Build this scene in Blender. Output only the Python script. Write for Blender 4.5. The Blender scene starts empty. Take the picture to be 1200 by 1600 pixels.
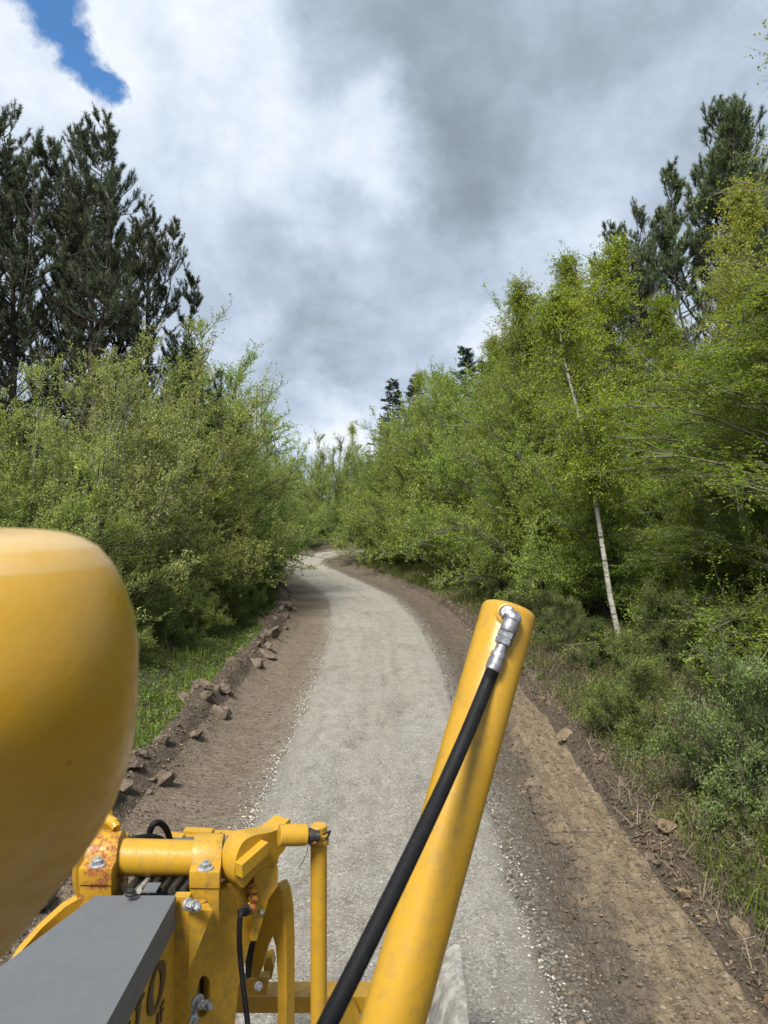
import bpy, bmesh, math
import numpy as np
from mathutils import Vector, Matrix

S = bpy.context.scene
COL = S.collection
RAD = math.radians

# ------------------------------------------------------------------ camera
CAM_H = 3.0
FPX, CX, CY = 1155.0, 600.0, 800.0          # focal length / centre in photograph pixels (1200 x 1600)
cam_data = bpy.data.cameras.new('camera')
cam = bpy.data.objects.new('camera', cam_data)
COL.objects.link(cam)
cam.location = (0, 0, CAM_H)
cam.rotation_euler = (RAD(90), 0, 0)
cam_data.sensor_fit = 'VERTICAL'
cam_data.sensor_height = 24.0
cam_data.lens = 24.0 * FPX / 1600.0
cam_data.clip_start = 0.05
cam_data.clip_end = 3000
cam_data.dof.use_dof = True
cam_data.dof.focus_distance = 5.0
cam_data.dof.aperture_fstop = (cam_data.lens / 1000.0) / 0.0035
S.camera = cam

# ------------------------------------------------------------------ world
SUN_ELEV, SUN_AZ = 54.0, -155.0              # azimuth from +Y towards +X (negative = west/left)
world = bpy.data.worlds.new('World')
S.world = world
world.use_nodes = True


def build_world():
    nt = world.node_tree
    nt.nodes.clear()
    N, L = nt.nodes.new, nt.links.new

    def math_(op, a, b=None, c=None, clamp=False):
        n = N('ShaderNodeMath'); n.operation = op; n.use_clamp = clamp
        for i, v in enumerate((a, b, c)):
            if v is None: continue
            if isinstance(v, (int, float)): n.inputs[i].default_value = v
            else: L(v, n.inputs[i])
        return n.outputs[0]

    def vmath(op, a, b=None, scale=None):
        n = N('ShaderNodeVectorMath'); n.operation = op
        for i, v in enumerate((a, b)):
            if v is None: continue
            if isinstance(v, (tuple, list)): n.inputs[i].default_value = v
            else: L(v, n.inputs[i])
        if scale is not None: n.inputs['Scale'].default_value = scale
        return n.outputs['Value'] if op == 'DOT_PRODUCT' else n.outputs[0]

    tc = N('ShaderNodeTexCoord')
    d = vmath('NORMALIZE', tc.outputs['Generated'])
    sep = N('ShaderNodeSeparateXYZ'); L(d, sep.inputs[0])
    zz = math_('ADD', math_('MAXIMUM', sep.outputs['Z'], 0.0), 0.22)
    comb = N('ShaderNodeCombineXYZ')
    L(math_('DIVIDE', sep.outputs['X'], zz), comb.inputs[0])
    L(math_('DIVIDE', sep.outputs['Y'], zz), comb.inputs[1])
    proj = comb.outputs[0]

    def noise(vec, scale, detail, rough=0.55, dist=0.0, off=(0, 0, 0)):
        m = N('ShaderNodeMapping'); m.inputs['Location'].default_value = off
        L(vec, m.inputs[0])
        n = N('ShaderNodeTexNoise'); n.inputs['Scale'].default_value = scale
        n.inputs['Detail'].default_value = detail; n.inputs['Roughness'].default_value = rough
        n.inputs['Distortion'].default_value = dist
        L(m.outputs[0], n.inputs[0])
        return n

    warp = noise(d, 5.0, 7, 0.6, 0.0, (3.1, 0.4, 1.7))
    wv = vmath('SUBTRACT', warp.outputs['Color'], (0.5, 0.5, 0.5))
    dd = vmath('NORMALIZE', vmath('ADD', d, vmath('SCALE', wv, scale=0.24)))
    warp2 = noise(d, 11.0, 6, 0.62, 0.0, (8.1, 2.4, 0.7))
    wv2 = vmath('SUBTRACT', warp2.outputs['Color'], (0.5, 0.5, 0.5))
    dh = vmath('NORMALIZE', vmath('ADD', d, vmath('SCALE', wv2, scale=0.11)))

    def blob(px, py, r_in, r_out, vec=None):
        v = Vector((px - CX, FPX, CY - py)).normalized()
        mr = N('ShaderNodeMapRange'); mr.interpolation_type = 'SMOOTHSTEP'
        mr.inputs['From Min'].default_value = math.cos(RAD(r_out))
        mr.inputs['From Max'].default_value = math.cos(RAD(r_in))
        L(vmath('DOT_PRODUCT', vec or dd, tuple(v)), mr.inputs['Value'])
        return mr.outputs[0]

    n1 = noise(proj, 1.5, 9, 0.56, 0.25, (2.3, 5.1, 0)).outputs['Fac']
    n2 = noise(proj, 5.5, 9, 0.64, 0.15, (7.3, 1.1, 0)).outputs['Fac']
    n3 = noise(d, 6.5, 9, 0.60, 0.15, (1.3, 4.1, 2.0)).outputs['Fac']
    b = math_('ADD', 0.55, math_('MULTIPLY', math_('SUBTRACT', n1, 0.5), 0.6))
    b = math_('ADD', b, math_('MULTIPLY', math_('SUBTRACT', n2, 0.5), 0.32))
    b = math_('ADD', b, math_('MULTIPLY', math_('SUBTRACT', n3, 0.5), 1.0))
    for px, py, ri, ro, a in ((600, 195, 0.2, 5.5, 0.30), (470, 190, 1, 10, 0.28), (260, 120, 2, 11, 0.16), (30, 60, 1, 9, 0.20),
                              (900, 130, 3, 14, -0.20), (620, 40, 1, 9, -0.20), (740, 215, 1, 7, -0.14), (1100, 60, 2, 10, -0.05), (600, 320, 1, 7, -0.18),
                              (900, 330, 1, 8, 0.14), (560, 545, 1, 8, -0.24), (420, 480, 1, 6, -0.12), (720, 480, 1, 7, -0.12),
                              (500, 640, 0.5, 4, 0.22), (560, 690, 1, 5, 0.25), (780, 545, .5, 4, 0.30), (560, 400, .5, 4, 0.12)):
        b = math_('ADD', b, math_('MULTIPLY', blob(px, py, ri, ro), a))
    ramp = N('ShaderNodeValToRGB'); L(b, ramp.inputs[0])
    cr = ramp.color_ramp
    cr.interpolation = 'LINEAR'
    while len(cr.elements) < 5: cr.elements.new(0.5)
    for e, (p, c) in zip(cr.elements, ((0.0, (.162, .194, .232)), (.25, (.213, .254, .306)), (.50, (.296, .348, .425)), (.70, (.385, .440, .515)), (1.0, (.535, .563, .600)))):
        e.position = p; e.color = (*c, 1)
    cloud = N('ShaderNodeBackground'); L(ramp.outputs[0], cloud.inputs[0])
    cloud.inputs[1].default_value = 0.95
    sky = N('ShaderNodeTexSky'); sky.sky_type = 'NISHITA'; sky.sun_disc = False
    sky.sun_elevation = RAD(SUN_ELEV); sky.sun_rotation = RAD(SUN_AZ)
    sky.air_density = 1.0; sky.dust_density = 0.15; sky.ozone_density = 3.0
    skb = N('ShaderNodeBackground'); hs = N('ShaderNodeHueSaturation'); hs.inputs['Saturation'].default_value = 1.2; hs.inputs['Value'].default_value = 1.0; L(sky.outputs[0], hs.inputs['Color'])
    L(hs.outputs[0], skb.inputs[0]); skb.inputs[1].default_value = 0.10
    hole = None
    for px, py, ri, ro in ((98, 45, 0, 2.1), (120, 90, 0, 2.0), (150, 135, 0, 1.8), (85, 0, 0, 2.3), (75, -45, 0, 2.6)):
        q = blob(px, py, ri, ro, dh)
        hole = q if hole is None else math_('MAXIMUM', hole, q)
    hole = math_('MULTIPLY', hole, math_('ADD', 0.75, math_('MULTIPLY', n3, 0.75)), clamp=True)
    mix = N('ShaderNodeMixShader'); L(hole, mix.inputs[0]); L(cloud.outputs[0], mix.inputs[1]); L(skb.outputs[0], mix.inputs[2])
    out = N('ShaderNodeOutputWorld'); L(mix.outputs[0], out.inputs[0])


build_world()
sun_data = bpy.data.lights.new('sun', 'SUN')
sun_data.energy = 4.0
sun_data.angle = RAD(18)
sun_data.color = (1.0, 0.955, 0.88)
sun = bpy.data.objects.new('sun', sun_data)
COL.objects.link(sun)
sd = Vector((math.sin(RAD(SUN_AZ)) * math.cos(RAD(SUN_ELEV)), math.cos(RAD(SUN_AZ)) * math.cos(RAD(SUN_ELEV)), math.sin(RAD(SUN_ELEV))))
sun.rotation_euler = (-sd).to_track_quat('-Z', 'Y').to_euler()
sun.location = (0, 0, 40)
vs = S.view_settings
vs.view_transform = 'Standard'; vs.look = 'None'; vs.gamma = 1.0; vs.exposure = 0.92; vs.use_curve_mapping = False
S.render.engine = 'CYCLES'
cy = S.cycles
cy.max_bounces = 7; cy.diffuse_bounces = 4; cy.glossy_bounces = 2; cy.transmission_bounces = 3; cy.transparent_max_bounces = 4
cy.caustics_reflective = False; cy.caustics_refractive = False
cy.use_denoising = True
world.cycles.sampling_method = 'MANUAL'; world.cycles.sample_map_resolution = 512

# ------------------------------------------------------------------ helpers
RNG = np.random.default_rng(11)


def vhash(ix, iy, seed):
    h = (ix.astype(np.int64) * 374761393 + iy.astype(np.int64) * 668265263 + seed * 974634777) & 0xFFFFFFFF
    h = ((h ^ (h >> 13)) * 1274126177) & 0xFFFFFFFF
    h = h ^ (h >> 16)
    return (h & 0xFFFFFF) / float(0xFFFFFF)


def vnoise(x, y, seed=0):
    x = np.asarray(x, float); y = np.asarray(y, float)
    ix = np.floor(x); iy = np.floor(y)
    fx = x - ix; fy = y - iy
    fx = fx * fx * (3 - 2 * fx); fy = fy * fy * (3 - 2 * fy)
    a = vhash(ix, iy, seed); b = vhash(ix + 1, iy, seed); c = vhash(ix, iy + 1, seed); d = vhash(ix + 1, iy + 1, seed)
    return (a * (1 - fx) + b * fx) * (1 - fy) + (c * (1 - fx) + d * fx) * fy


def fbm(x, y, seed=0, octv=4, gain=0.5):
    v = 0; a = 1; tot = 0
    for o in range(octv):
        v = v + a * vnoise(x * 2 ** o, y * 2 ** o, seed + 17 * o); tot += a; a *= gain
    return v / tot


def sstep(a, b, x):
    u = np.clip((x - a) / (b - a), 0, 1)
    return u * u * (3 - 2 * u)


def np_mesh(name, V, quads=None, tris=None, mats=(), qmat=None, tmat=None, smooth=False, attrs=None):
    """mesh data straight from numpy arrays"""
    me = bpy.data.meshes.new(name)
    V = np.asarray(V, np.float32)
    nq = 0 if quads is None else len(quads); ntr = 0 if tris is None else len(tris)
    loops = []
    if nq: loops.append(np.asarray(quads, np.int32).ravel())
    if ntr: loops.append(np.asarray(tris, np.int32).ravel())
    loops = np.concatenate(loops)
    me.vertices.add(len(V)); me.vertices.foreach_set('co', V.ravel())
    me.loops.add(len(loops)); me.loops.foreach_set('vertex_index', loops)
    me.polygons.add(nq + ntr)
    starts = np.concatenate([np.arange(nq) * 4, nq * 4 + np.arange(ntr) * 3]).astype(np.int32)
    me.polygons.foreach_set('loop_start', starts)
    mi = np.zeros(nq + ntr, np.int32)
    if qmat is not None and nq: mi[:nq] = qmat
    if tmat is not None and ntr: mi[nq:] = tmat
    me.polygons.foreach_set('material_index', mi)
    me.polygons.foreach_set('use_smooth', np.full(nq + ntr, smooth, bool))
    for m in mats: me.materials.append(m)
    me.update(calc_edges=True)
    for k, v in (attrs or {}).items():
        a = me.attributes.new(k, 'FLOAT', 'POINT'); a.data.foreach_set('value', np.asarray(v, np.float32))
    return me


def link(name, me, parent=None, label=None, cat=None, group=None, kind=None, loc=None):
    o = bpy.data.objects.new(name, me)
    COL.objects.link(o)
    if parent is not None: o.parent = parent
    if label: o['label'] = label
    if cat: o['category'] = cat
    if group: o['group'] = group
    if kind: o['kind'] = kind
    if loc is not None: o.location = loc
    return o


# ---- materials
def new_mat(name):
    m = bpy.data.materials.new(name); m.use_nodes = True
    nt = m.node_tree
    bs = nt.nodes['Principled BSDF']
    return m, nt, bs


class NB:
    def __init__(self, nt): self.nt = nt
    def n(self, t): return self.nt.nodes.new(t)
    def l(self, a, b): self.nt.links.new(a, b)
    def noise(self, vec, scale, detail=6, rough=.6, dist=0):
        n = self.n('ShaderNodeTexNoise'); n.inputs['Scale'].default_value = scale; n.inputs['Detail'].default_value = detail
        n.inputs['Roughness'].default_value = rough; n.inputs['Distortion'].default_value = dist
        if vec is not None: self.l(vec, n.inputs['Vector'])
        return n.outputs['Fac']
    def ramp(self, fac, stops):
        r = self.n('ShaderNodeValToRGB'); self.l(fac, r.inputs[0]); e = r.color_ramp.elements
        while len(e) < len(stops): e.new(.5)
        for k, (p, c) in zip(e, stops):
            k.position = p; k.color = (*c, 1) if len(c) == 3 else c
        return r.outputs[0]
    def mix(self, fac, a, b, mode='MIX'):
        n = self.n('ShaderNodeMix'); n.data_type = 'RGBA'; n.blend_type = mode
        if isinstance(fac, (int, float)): n.inputs[0].default_value = fac
        else: self.l(fac, n.inputs[0])
        for i, v in ((6, a), (7, b)):
            if isinstance(v, tuple): n.inputs[i].default_value = (*v, 1)
            else: self.l(v, n.inputs[i])
        return n.outputs[2]
    def math(self, op, a, b=None, clamp=False):
        n = self.n('ShaderNodeMath'); n.operation = op; n.use_clamp = clamp
        for i, v in enumerate((a, b)):
            if v is None: continue
            if isinstance(v, (int, float)): n.inputs[i].default_value = v
            else: self.l(v, n.inputs[i])
        return n.outputs[0]
    def mrange(self, v, a, b, c=0., d=1., smooth=True):
        n = self.n('ShaderNodeMapRange'); n.interpolation_type = 'SMOOTHSTEP' if smooth else 'LINEAR'
        self.l(v, n.inputs[0]); n.inputs[1].default_value = a; n.inputs[2].default_value = b
        n.inputs[3].default_value = c; n.inputs[4].default_value = d
        return n.outputs[0]
    def attr(self, name):
        n = self.n('ShaderNodeAttribute'); n.attribute_name = name; return n.outputs['Fac']
    def comb(self, x, y, z=0.):
        n = self.n('ShaderNodeCombineXYZ')
        for i, v in enumerate((x, y, z)):
            if isinstance(v, (int, float)): n.inputs[i].default_value = v
            else: self.l(v, n.inputs[i])
        return n.outputs[0]
    def obj(self): return self.n('ShaderNodeTexCoord').outputs['Object']
    def pos(self): return self.n('ShaderNodeNewGeometry').outputs['Position']
    def bump(self, h, strength, dist, bs):
        n = self.n('ShaderNodeBump'); n.inputs['Strength'].default_value = strength; n.inputs['Distance'].default_value = dist
        self.l(h, n.inputs['Height']); self.l(n.outputs[0], bs.inputs['Normal'])


def leaf_mat(name, c1, c2, trans=.35, dark=.55, rough=.5, spec=.25):
    m, nt, bs = new_mat(name); b = NB(nt)
    rnd = b.n('ShaderNodeNewGeometry').outputs['Random Per Island']
    oi = b.n('ShaderNodeObjectInfo')
    col = b.mix(rnd, c1, c2)
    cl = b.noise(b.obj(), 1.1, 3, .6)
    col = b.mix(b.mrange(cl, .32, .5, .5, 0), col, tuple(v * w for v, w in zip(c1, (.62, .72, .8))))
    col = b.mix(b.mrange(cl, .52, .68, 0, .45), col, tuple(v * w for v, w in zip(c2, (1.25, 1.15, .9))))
    r2 = b.math('FRACT', b.math('MULTIPLY', rnd, 17.31))
    val = b.mrange(r2, 0, 1, dark, 1.25, False)
    vm = b.n('ShaderNodeVectorMath'); vm.operation = 'SCALE'; b.l(col, vm.inputs[0]); b.l(val, vm.inputs['Scale'])
    col = b.mix(1.0, vm.outputs[0], oi.outputs['Color'], 'MULTIPLY')
    b.l(col, bs.inputs['Base Color']); bs.inputs['Roughness'].default_value = rough
    bs.inputs['Specular IOR Level'].default_value = spec
    tr = b.n('ShaderNodeBsdfTranslucent')
    tcol = b.mix(1.0, col, (1.25, 1.25, .6), 'MULTIPLY'); b.l(tcol, tr.inputs[0])
    mx = b.n('ShaderNodeMixShader'); mx.inputs[0].default_value = trans
    b.l(bs.outputs[0], mx.inputs[1]); b.l(tr.outputs[0], mx.inputs[2])
    b.l(mx.outputs[0], nt.nodes['Material Output'].inputs[0])
    return m


def bark_mat(name, c1, c2, scale=6, zs=.25, rough=.9):
    m, nt, bs = new_mat(name); b = NB(nt)
    mp = b.n('ShaderNodeMapping'); mp.inputs['Scale'].default_value = (1, 1, zs); b.l(b.obj(), mp.inputs[0])
    f = b.noise(mp.outputs[0], scale, 6, .65)
    b.l(b.ramp(f, ((.35, c1), (.65, c2))), bs.inputs['Base Color']); bs.inputs['Roughness'].default_value = rough
    b.bump(f, .6, .02, bs)
    return m


def birch_mat():
    m, nt, bs = new_mat('birch_bark'); b = NB(nt)
    mp = b.n('ShaderNodeMapping'); mp.inputs['Scale'].default_value = (1, 1, 5); b.l(b.obj(), mp.inputs[0])
    f = b.noise(mp.outputs[0], 3.2, 5, .6)
    g = b.noise(b.obj(), 2.0, 4, .6)
    c = b.ramp(f, ((.42, (.44, .425, .38)), (.56, (.34, .325, .28)), (.62, (.05, .045, .04))))
    c = b.mix(b.mrange(g, .5, .7), c, (.16, .17, .11))
    b.l(c, bs.inputs['Base Color']); bs.inputs['Roughness'].default_value = .8
    return m


M = {}
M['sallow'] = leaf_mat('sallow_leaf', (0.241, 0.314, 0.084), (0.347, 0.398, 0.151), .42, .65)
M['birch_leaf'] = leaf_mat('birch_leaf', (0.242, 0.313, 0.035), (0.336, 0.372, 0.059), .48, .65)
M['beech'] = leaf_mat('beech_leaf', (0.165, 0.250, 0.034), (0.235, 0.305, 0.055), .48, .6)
M['pine'] = leaf_mat('pine_needle', (0.082, 0.108, 0.060), (0.125, 0.152, 0.088), .08, .6, .55)
M['pine_dead'] = leaf_mat('pine_inner', (0.072, 0.060, 0.038), (0.102, 0.079, 0.050), .05, .6, .7)
M['spruce'] = leaf_mat('spruce_needle', (0.024, 0.043, 0.024), (0.043, 0.066, 0.036), .05, .6, .6)
M['grass'] = leaf_mat('grass_blade', (0.110, 0.190, 0.028), (0.180, 0.235, 0.050), .35, .6)
M['weed'] = leaf_mat('weed_leaf', (0.105, 0.165, 0.034), (0.175, 0.210, 0.062), .35, .5)
M['dry'] = leaf_mat('dry_grass', (.180, .150, .095), (.250, .210, .140), .15, .5, .8)
M['bark'] = bark_mat('sallow_bark', (.060, .052, .038), (.130, .120, .090))
M['twig'] = bark_mat('twig_bark', (.085, .080, .050), (.150, .135, .090), 10)
M['pine_bark'] = bark_mat('pine_bark', (.040, .033, .027), (.100, .080, .062))
M['birch'] = birch_mat()

# ------------------------------------------------------------------ road line and terrain
CTRL = np.array([(-.15, -14), (-.15, -6), (-.15, 0), (-.14, 6), (-.08, 9), (-.06, 12), (-.08, 15), (-.15, 18), (-.38, 21.5), (-.88, 26), (-1.75, 30), (-3.2, 36), (-4.5, 41.5),
                 (-4.9, 46), (-4.3, 51), (-2.9, 56), (.2, 61), (6, 65), (16, 68), (32, 70)], float)


def catmull(P, n=24):
    out = []
    Q = np.vstack([2 * P[0] - P[1], P, 2 * P[-1] - P[-2]])
    for i in range(1, len(Q) - 2):
        p0, p1, p2, p3 = Q[i - 1:i + 3]
        for u in np.linspace(0, 1, n, endpoint=False):
            out.append(.5 * (2 * p1 + (p2 - p0) * u + (2 * p0 - 5 * p1 + 4 * p2 - p3) * u ** 2 + (3 * p1 - p0 - 3 * p2 + p3) * u ** 3))
    out.append(P[-1])
    return np.array(out)


LINE = catmull(CTRL)
TAN = np.gradient(LINE, axis=0); TAN /= np.linalg.norm(TAN, axis=1)[:, None]
NRM = np.stack([TAN[:, 1], -TAN[:, 0]], 1)
ARC = np.concatenate([[0], np.cumsum(np.linalg.norm(np.diff(LINE, axis=0), axis=1))]) - 14.0   # about 0 at the camera


def lat(x, y):
    x = np.atleast_1d(np.asarray(x, float)); y = np.atleast_1d(np.asarray(y, float))
    s = np.empty_like(x); t = np.empty_like(x)
    for a in range(0, len(x), 8000):
        px, py = x[a:a + 8000], y[a:a + 8000]
        d2 = (px[:, None] - LINE[None, :, 0]) ** 2 + (py[:, None] - LINE[None, :, 1]) ** 2
        i = d2.argmin(1)
        off = np.stack([px - LINE[i, 0], py - LINE[i, 1]], 1)
        along = (off * TAN[i]).sum(1)
        s[a:a + 8000] = ARC[i] + along
        sg = np.sign((off * NRM[i]).sum(1)); sg[sg == 0] = 1
        t[a:a + 8000] = sg * np.sqrt(np.maximum(d2[np.arange(len(i)), i] - np.minimum(along, .4) ** 2 * (np.abs(along) < .4), 0))
    return s, t


def st(s, t):
    s = np.asarray(s, float); t = np.asarray(t, float)
    cx = np.interp(s, ARC, LINE[:, 0]); cyy = np.interp(s, ARC, LINE[:, 1])
    nx = np.interp(s, ARC, NRM[:, 0]); ny = np.interp(s, ARC, NRM[:, 1])
    return cx + nx * t, cyy + ny * t


def height_st(s, t, x, y):
    u = -t
    # left side
    zl = -.03 + .05 * (fbm(s * 2.2, t * 5, 3) - .5) * sstep(1.3, 1.6, u) + .035 * (fbm(s * 9 + t * 3, t * 6, 5) - .5)
    zl += np.exp(-((u - 2.62 - .12 * (vnoise(s * .6, s * 0, 8) - .5)) / .29) ** 2) * (.15 + .34 * fbm(s * 1.5, t * 2.5, 9)) 
    zl += (.12 * (np.abs(fbm(s * 4, t * 4, 31) - .5) * 2 - .3) + .05 * (vnoise(s * 15, t * 15, 32) - .5)) * sstep(2.2, 2.45, u) * (1 - sstep(3.0, 3.5, u))
    zl += .55 * sstep(2.9, 6.5, u) + .5 * sstep(5, 14, u) + .25 * (fbm(x * .5, y * .5, 12) - .5) * sstep(3.2, 6, u)
    # right side
    v = t
    tread = np.clip(np.sin((s + .5 * np.abs(v - 1.68)) / .036) * 2.2, -1, 1) * np.exp(-((v - 1.68) / .19) ** 4) * .5
    fade = sstep(4.0, 5.0, s) * (1 - sstep(16, 24, s))
    zr = -.03 + .085 * tread * fade - .035 * np.exp(-((v - 1.7) / .2) ** 2) * fade
    zr += (.10 * (fbm(s * 1.6, v * 7, 21) - .5) + .07 * (fbm(s * 8, v * 10, 23) - .5)) * sstep(1.3, 1.7, v)
    edge = v - 2.42 - .16 * (vnoise(s * .9, s * 0, 27) - .5) - .1 * (vnoise(s * 3, s * 0, 28) - .5)
    zr += (.02 + .12 * fbm(s * .7, s * 0, 39, 3)) * sstep(-.03, .12, edge) + np.exp(-((edge - .24) / .2) ** 2) * .30 * np.clip(fbm(s * 1.7, v * 2.6, 29) - .32, 0, 1)
    zr += (.13 * (np.abs(fbm(s * 4, v * 4, 33) - .5) * 2 - .3) + .07 * (vnoise(s * 14, v * 14, 35) - .5)) * sstep(-.05, .1, edge)
    zr += .35 * sstep(2.7, 5, v) + .9 * sstep(5, 15, v) + .25 * (fbm(x * .5, y * .5, 14) - .5) * sstep(3.2, 6, v)
    z = np.where(t < 0, zl, zr)
    a = np.abs(t)
    z = np.where(a < 1.36, np.minimum(-.035 - .05 * sstep(0, .15, 1.28 - a), z), z)
    far = np.hypot(x, y)
    z += 1.2 * (fbm(x * .02, y * .02, 44) - .5) * sstep(60, 160, far) * sstep(4, 14, a)
    return z


def H(x, y):
    s, t = lat(x, y)
    r = height_st(s, t, np.atleast_1d(x), np.atleast_1d(y))
    return r if np.ndim(x) else float(r[0])


def graded(first, step0, growth, last):
    v = [first]; d = step0
    while v[-1] < last:
        v.append(v[-1] + d); d *= growth
    return v


def build_ground():
    ys = [-400, -150, -60, -25, -12, -6, -2, 1, 2.2, 3.0]
    y = 3.4
    while y < 75:
        ys.append(y); y += max(.045, y * .0095)
    ys += graded(75, 1.2, 1.25, 1500)
    xr = list(np.arange(0, 3.9, .048)) + graded(3.9, .07, 1.11, 1000)
    xs = np.array([-v for v in xr[:0:-1]] + xr)
    ys = np.array(ys)
    X, Y = np.meshgrid(xs, ys)
    # columns follow the road line so that the fine strips stay along its edges
    sh = np.interp(Y, LINE[:, 1], LINE[:, 0]) * np.exp(-(X / 30.) ** 2)
    X = X + sh * (Y > 0) * (Y < 62) + sh * (Y >= 62) * np.exp(-(Y - 62) / 10)
    x = X.ravel(); y = Y.ravel()
    s, t = lat(x, y)
    z = height_st(s, t, x, y)
    nx, ny = len(xs), len(ys)
    I = np.arange(nx * ny).reshape(ny, nx)
    Q = np.stack([I[:-1, :-1], I[:-1, 1:], I[1:, 1:], I[1:, :-1]], -1).reshape(-1, 4)
    tc = t[Q].mean(1); sc = s[Q].mean(1)
    near = (sc > -3) & (sc < 60)
    isl = near & (tc < -1.1) & (tc > -2.36); isr = near & (tc > 1.1) & (tc < 2.42)
    V = np.stack([x, y, z], 1)

    def sub(mask, nm, mat):
        q = Q[mask]; u, inv = np.unique(q, return_inverse=True)
        me = np_mesh(nm, V[u], quads=inv.reshape(-1, 4), mats=[mat], smooth=True, attrs={'lat': t[u], 'along': s[u]})
        return link(nm, me, kind='structure')
    g = sub(~(isl | isr), 'ground', ground_mat())
    g['label'] = 'dark soil and leaf litter under the grass and bushes'
    a = sub(isl, 'mud_verge', mud_mat(False)); a['label'] = 'freshly graded brown soil verge below the grassy bank'
    a = sub(isr, 'mud_verge', mud_mat(True)); a['label'] = 'ochre clay verge with tyre tread marks below the birch wood'


def ground_mat():
    m, nt, bs = new_mat('ground_soil'); b = NB(nt)
    p = b.pos(); t = b.attr('lat')
    f = b.noise(p, 3.5, 8, .65); g = b.noise(p, 18, 6, .65); k = b.noise(p, .7, 4, .6)
    left = b.ramp(f, ((.3, (.050, .055, .026)), (.55, (.080, .075, .040)), (.75, (.060, .085, .026))))
    right = b.ramp(f, ((.3, (.045, .038, .026)), (.5, (.090, .070, .048)), (.72, (.110, .092, .064))))
    c = b.mix(b.mrange(t, -1, 1), left, right)
    # bare dug soil close to the verges
    soil = b.ramp(g, ((.3, (.070, .054, .040)), (.5, (.120, .096, .073)), (.7, (.165, .136, .107))))
    a = b.math('ABSOLUTE', t)
    near = b.mrange(b.math('ADD', a, b.math('MULTIPLY', b.math('SUBTRACT', f, .5), .9)), 2.75, 3.05, 1, 0)
    c = b.mix(near, c, soil)
    b.l(c, bs.inputs['Base Color']); bs.inputs['Roughness'].default_value = .95; bs.inputs['Specular IOR Level'].default_value = .1
    b.bump(b.math('ADD', f, b.math('MULTIPLY', g, .9)), 1.0, .13, bs)
    return m


def chips(b, t, s, c, blot):
    """stone chips of the track trodden into the soil beside it"""
    vo = b.n('ShaderNodeTexVoronoi'); vo.inputs['Scale'].default_value = 55; b.l(b.comb(t, s), vo.inputs['Vector'])
    sp = b.n('ShaderNodeSeparateColor'); b.l(vo.outputs['Color'], sp.inputs[0])
    w = b.math('ADD', b.math('ABSOLUTE', t), b.math('MULTIPLY', b.math('SUBTRACT', blot, .5), .7))
    near = b.mrange(w, 1.15, 1.62, 1, 0)
    return b.mix(b.math('MULTIPLY', near, b.mrange(sp.outputs[0], .45, .8, 0, .8)), c, (.30, .285, .25))


def mud_mat(right):
    m, nt, bs = new_mat('clay_verge' if right else 'graded_soil'); b = NB(nt)
    t = b.attr('lat'); s = b.attr('along')
    if right:
        streak = b.noise(b.comb(b.math('MULTIPLY', t, 14), b.math('MULTIPLY', s, 2.2)), 1, 7, .65, .4)
        blot = b.noise(b.comb(b.math('MULTIPLY', t, 2.4), b.math('MULTIPLY', s, 1.3)), 1, 6, .6, .3)
        fine = b.noise(b.comb(t, s), 38, 5, .7)
        clod = b.noise(b.comb(t, s), 11, 5, .65, .4)
        ochre = b.ramp(streak, ((.28, (.118, .086, .054)), (.5, (.228, .173, .110)), (.72, (.325, .260, .172))))
        grey = b.ramp(fine, ((.3, (.060, .048, .036)), (.5, (.112, .092, .071)), (.72, (.185, .160, .130))))
        w = b.math('ADD', t, b.math('MULTIPLY', b.math('SUBTRACT', blot, .5), 1.0))
        c = b.mix(b.math('MULTIPLY', b.mrange(w, 1.62, 1.98), b.mrange(b.math('ADD', s, b.math('MULTIPLY', blot, 6)), 13, 19, 1, .15)), grey, ochre)
        c = b.mix(b.mrange(clod, .54, .66, 0, .75), c, (.085, .062, .042))
        c = b.mix(b.mrange(fine, .62, .74, 0, .45), c, (.30, .25, .185))
        c = chips(b, t, s, c, blot)
        hgt = b.math('ADD', b.math('MULTIPLY', streak, .8), b.math('ADD', b.math('MULTIPLY', fine, .5), b.math('MULTIPLY', clod, .8)))
    else:
        comb = b.noise(b.comb(b.math('MULTIPLY', b.math('ADD', t, b.math('MULTIPLY', s, .35)), 9), b.math('MULTIPLY', s, 20)), 1, 6, .6, .9)
        fine = b.noise(b.comb(t, s), 45, 5, .7)
        blot = b.noise(b.comb(t, s), 2.2, 5, .6)
        c = b.ramp(comb, ((.25, (.100, .077, .055)), (.5, (.192, .154, .113)), (.75, (.280, .232, .176))))
        c = b.mix(b.mrange(blot, .5, .75, 0, .5), c, (.105, .079, .056))
        c = b.mix(b.mrange(fine, .6, .75, 0, .35), c, (.25, .21, .165))
        c = chips(b, t, s, c, blot)
        hgt = b.math('ADD', comb, b.math('MULTIPLY', fine, .45))
    b.l(c, bs.inputs['Base Color']); bs.inputs['Roughness'].default_value = .92; bs.inputs['Specular IOR Level'].default_value = .15
    b.bump(hgt, 1.0, .075, bs)
    return m


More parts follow.
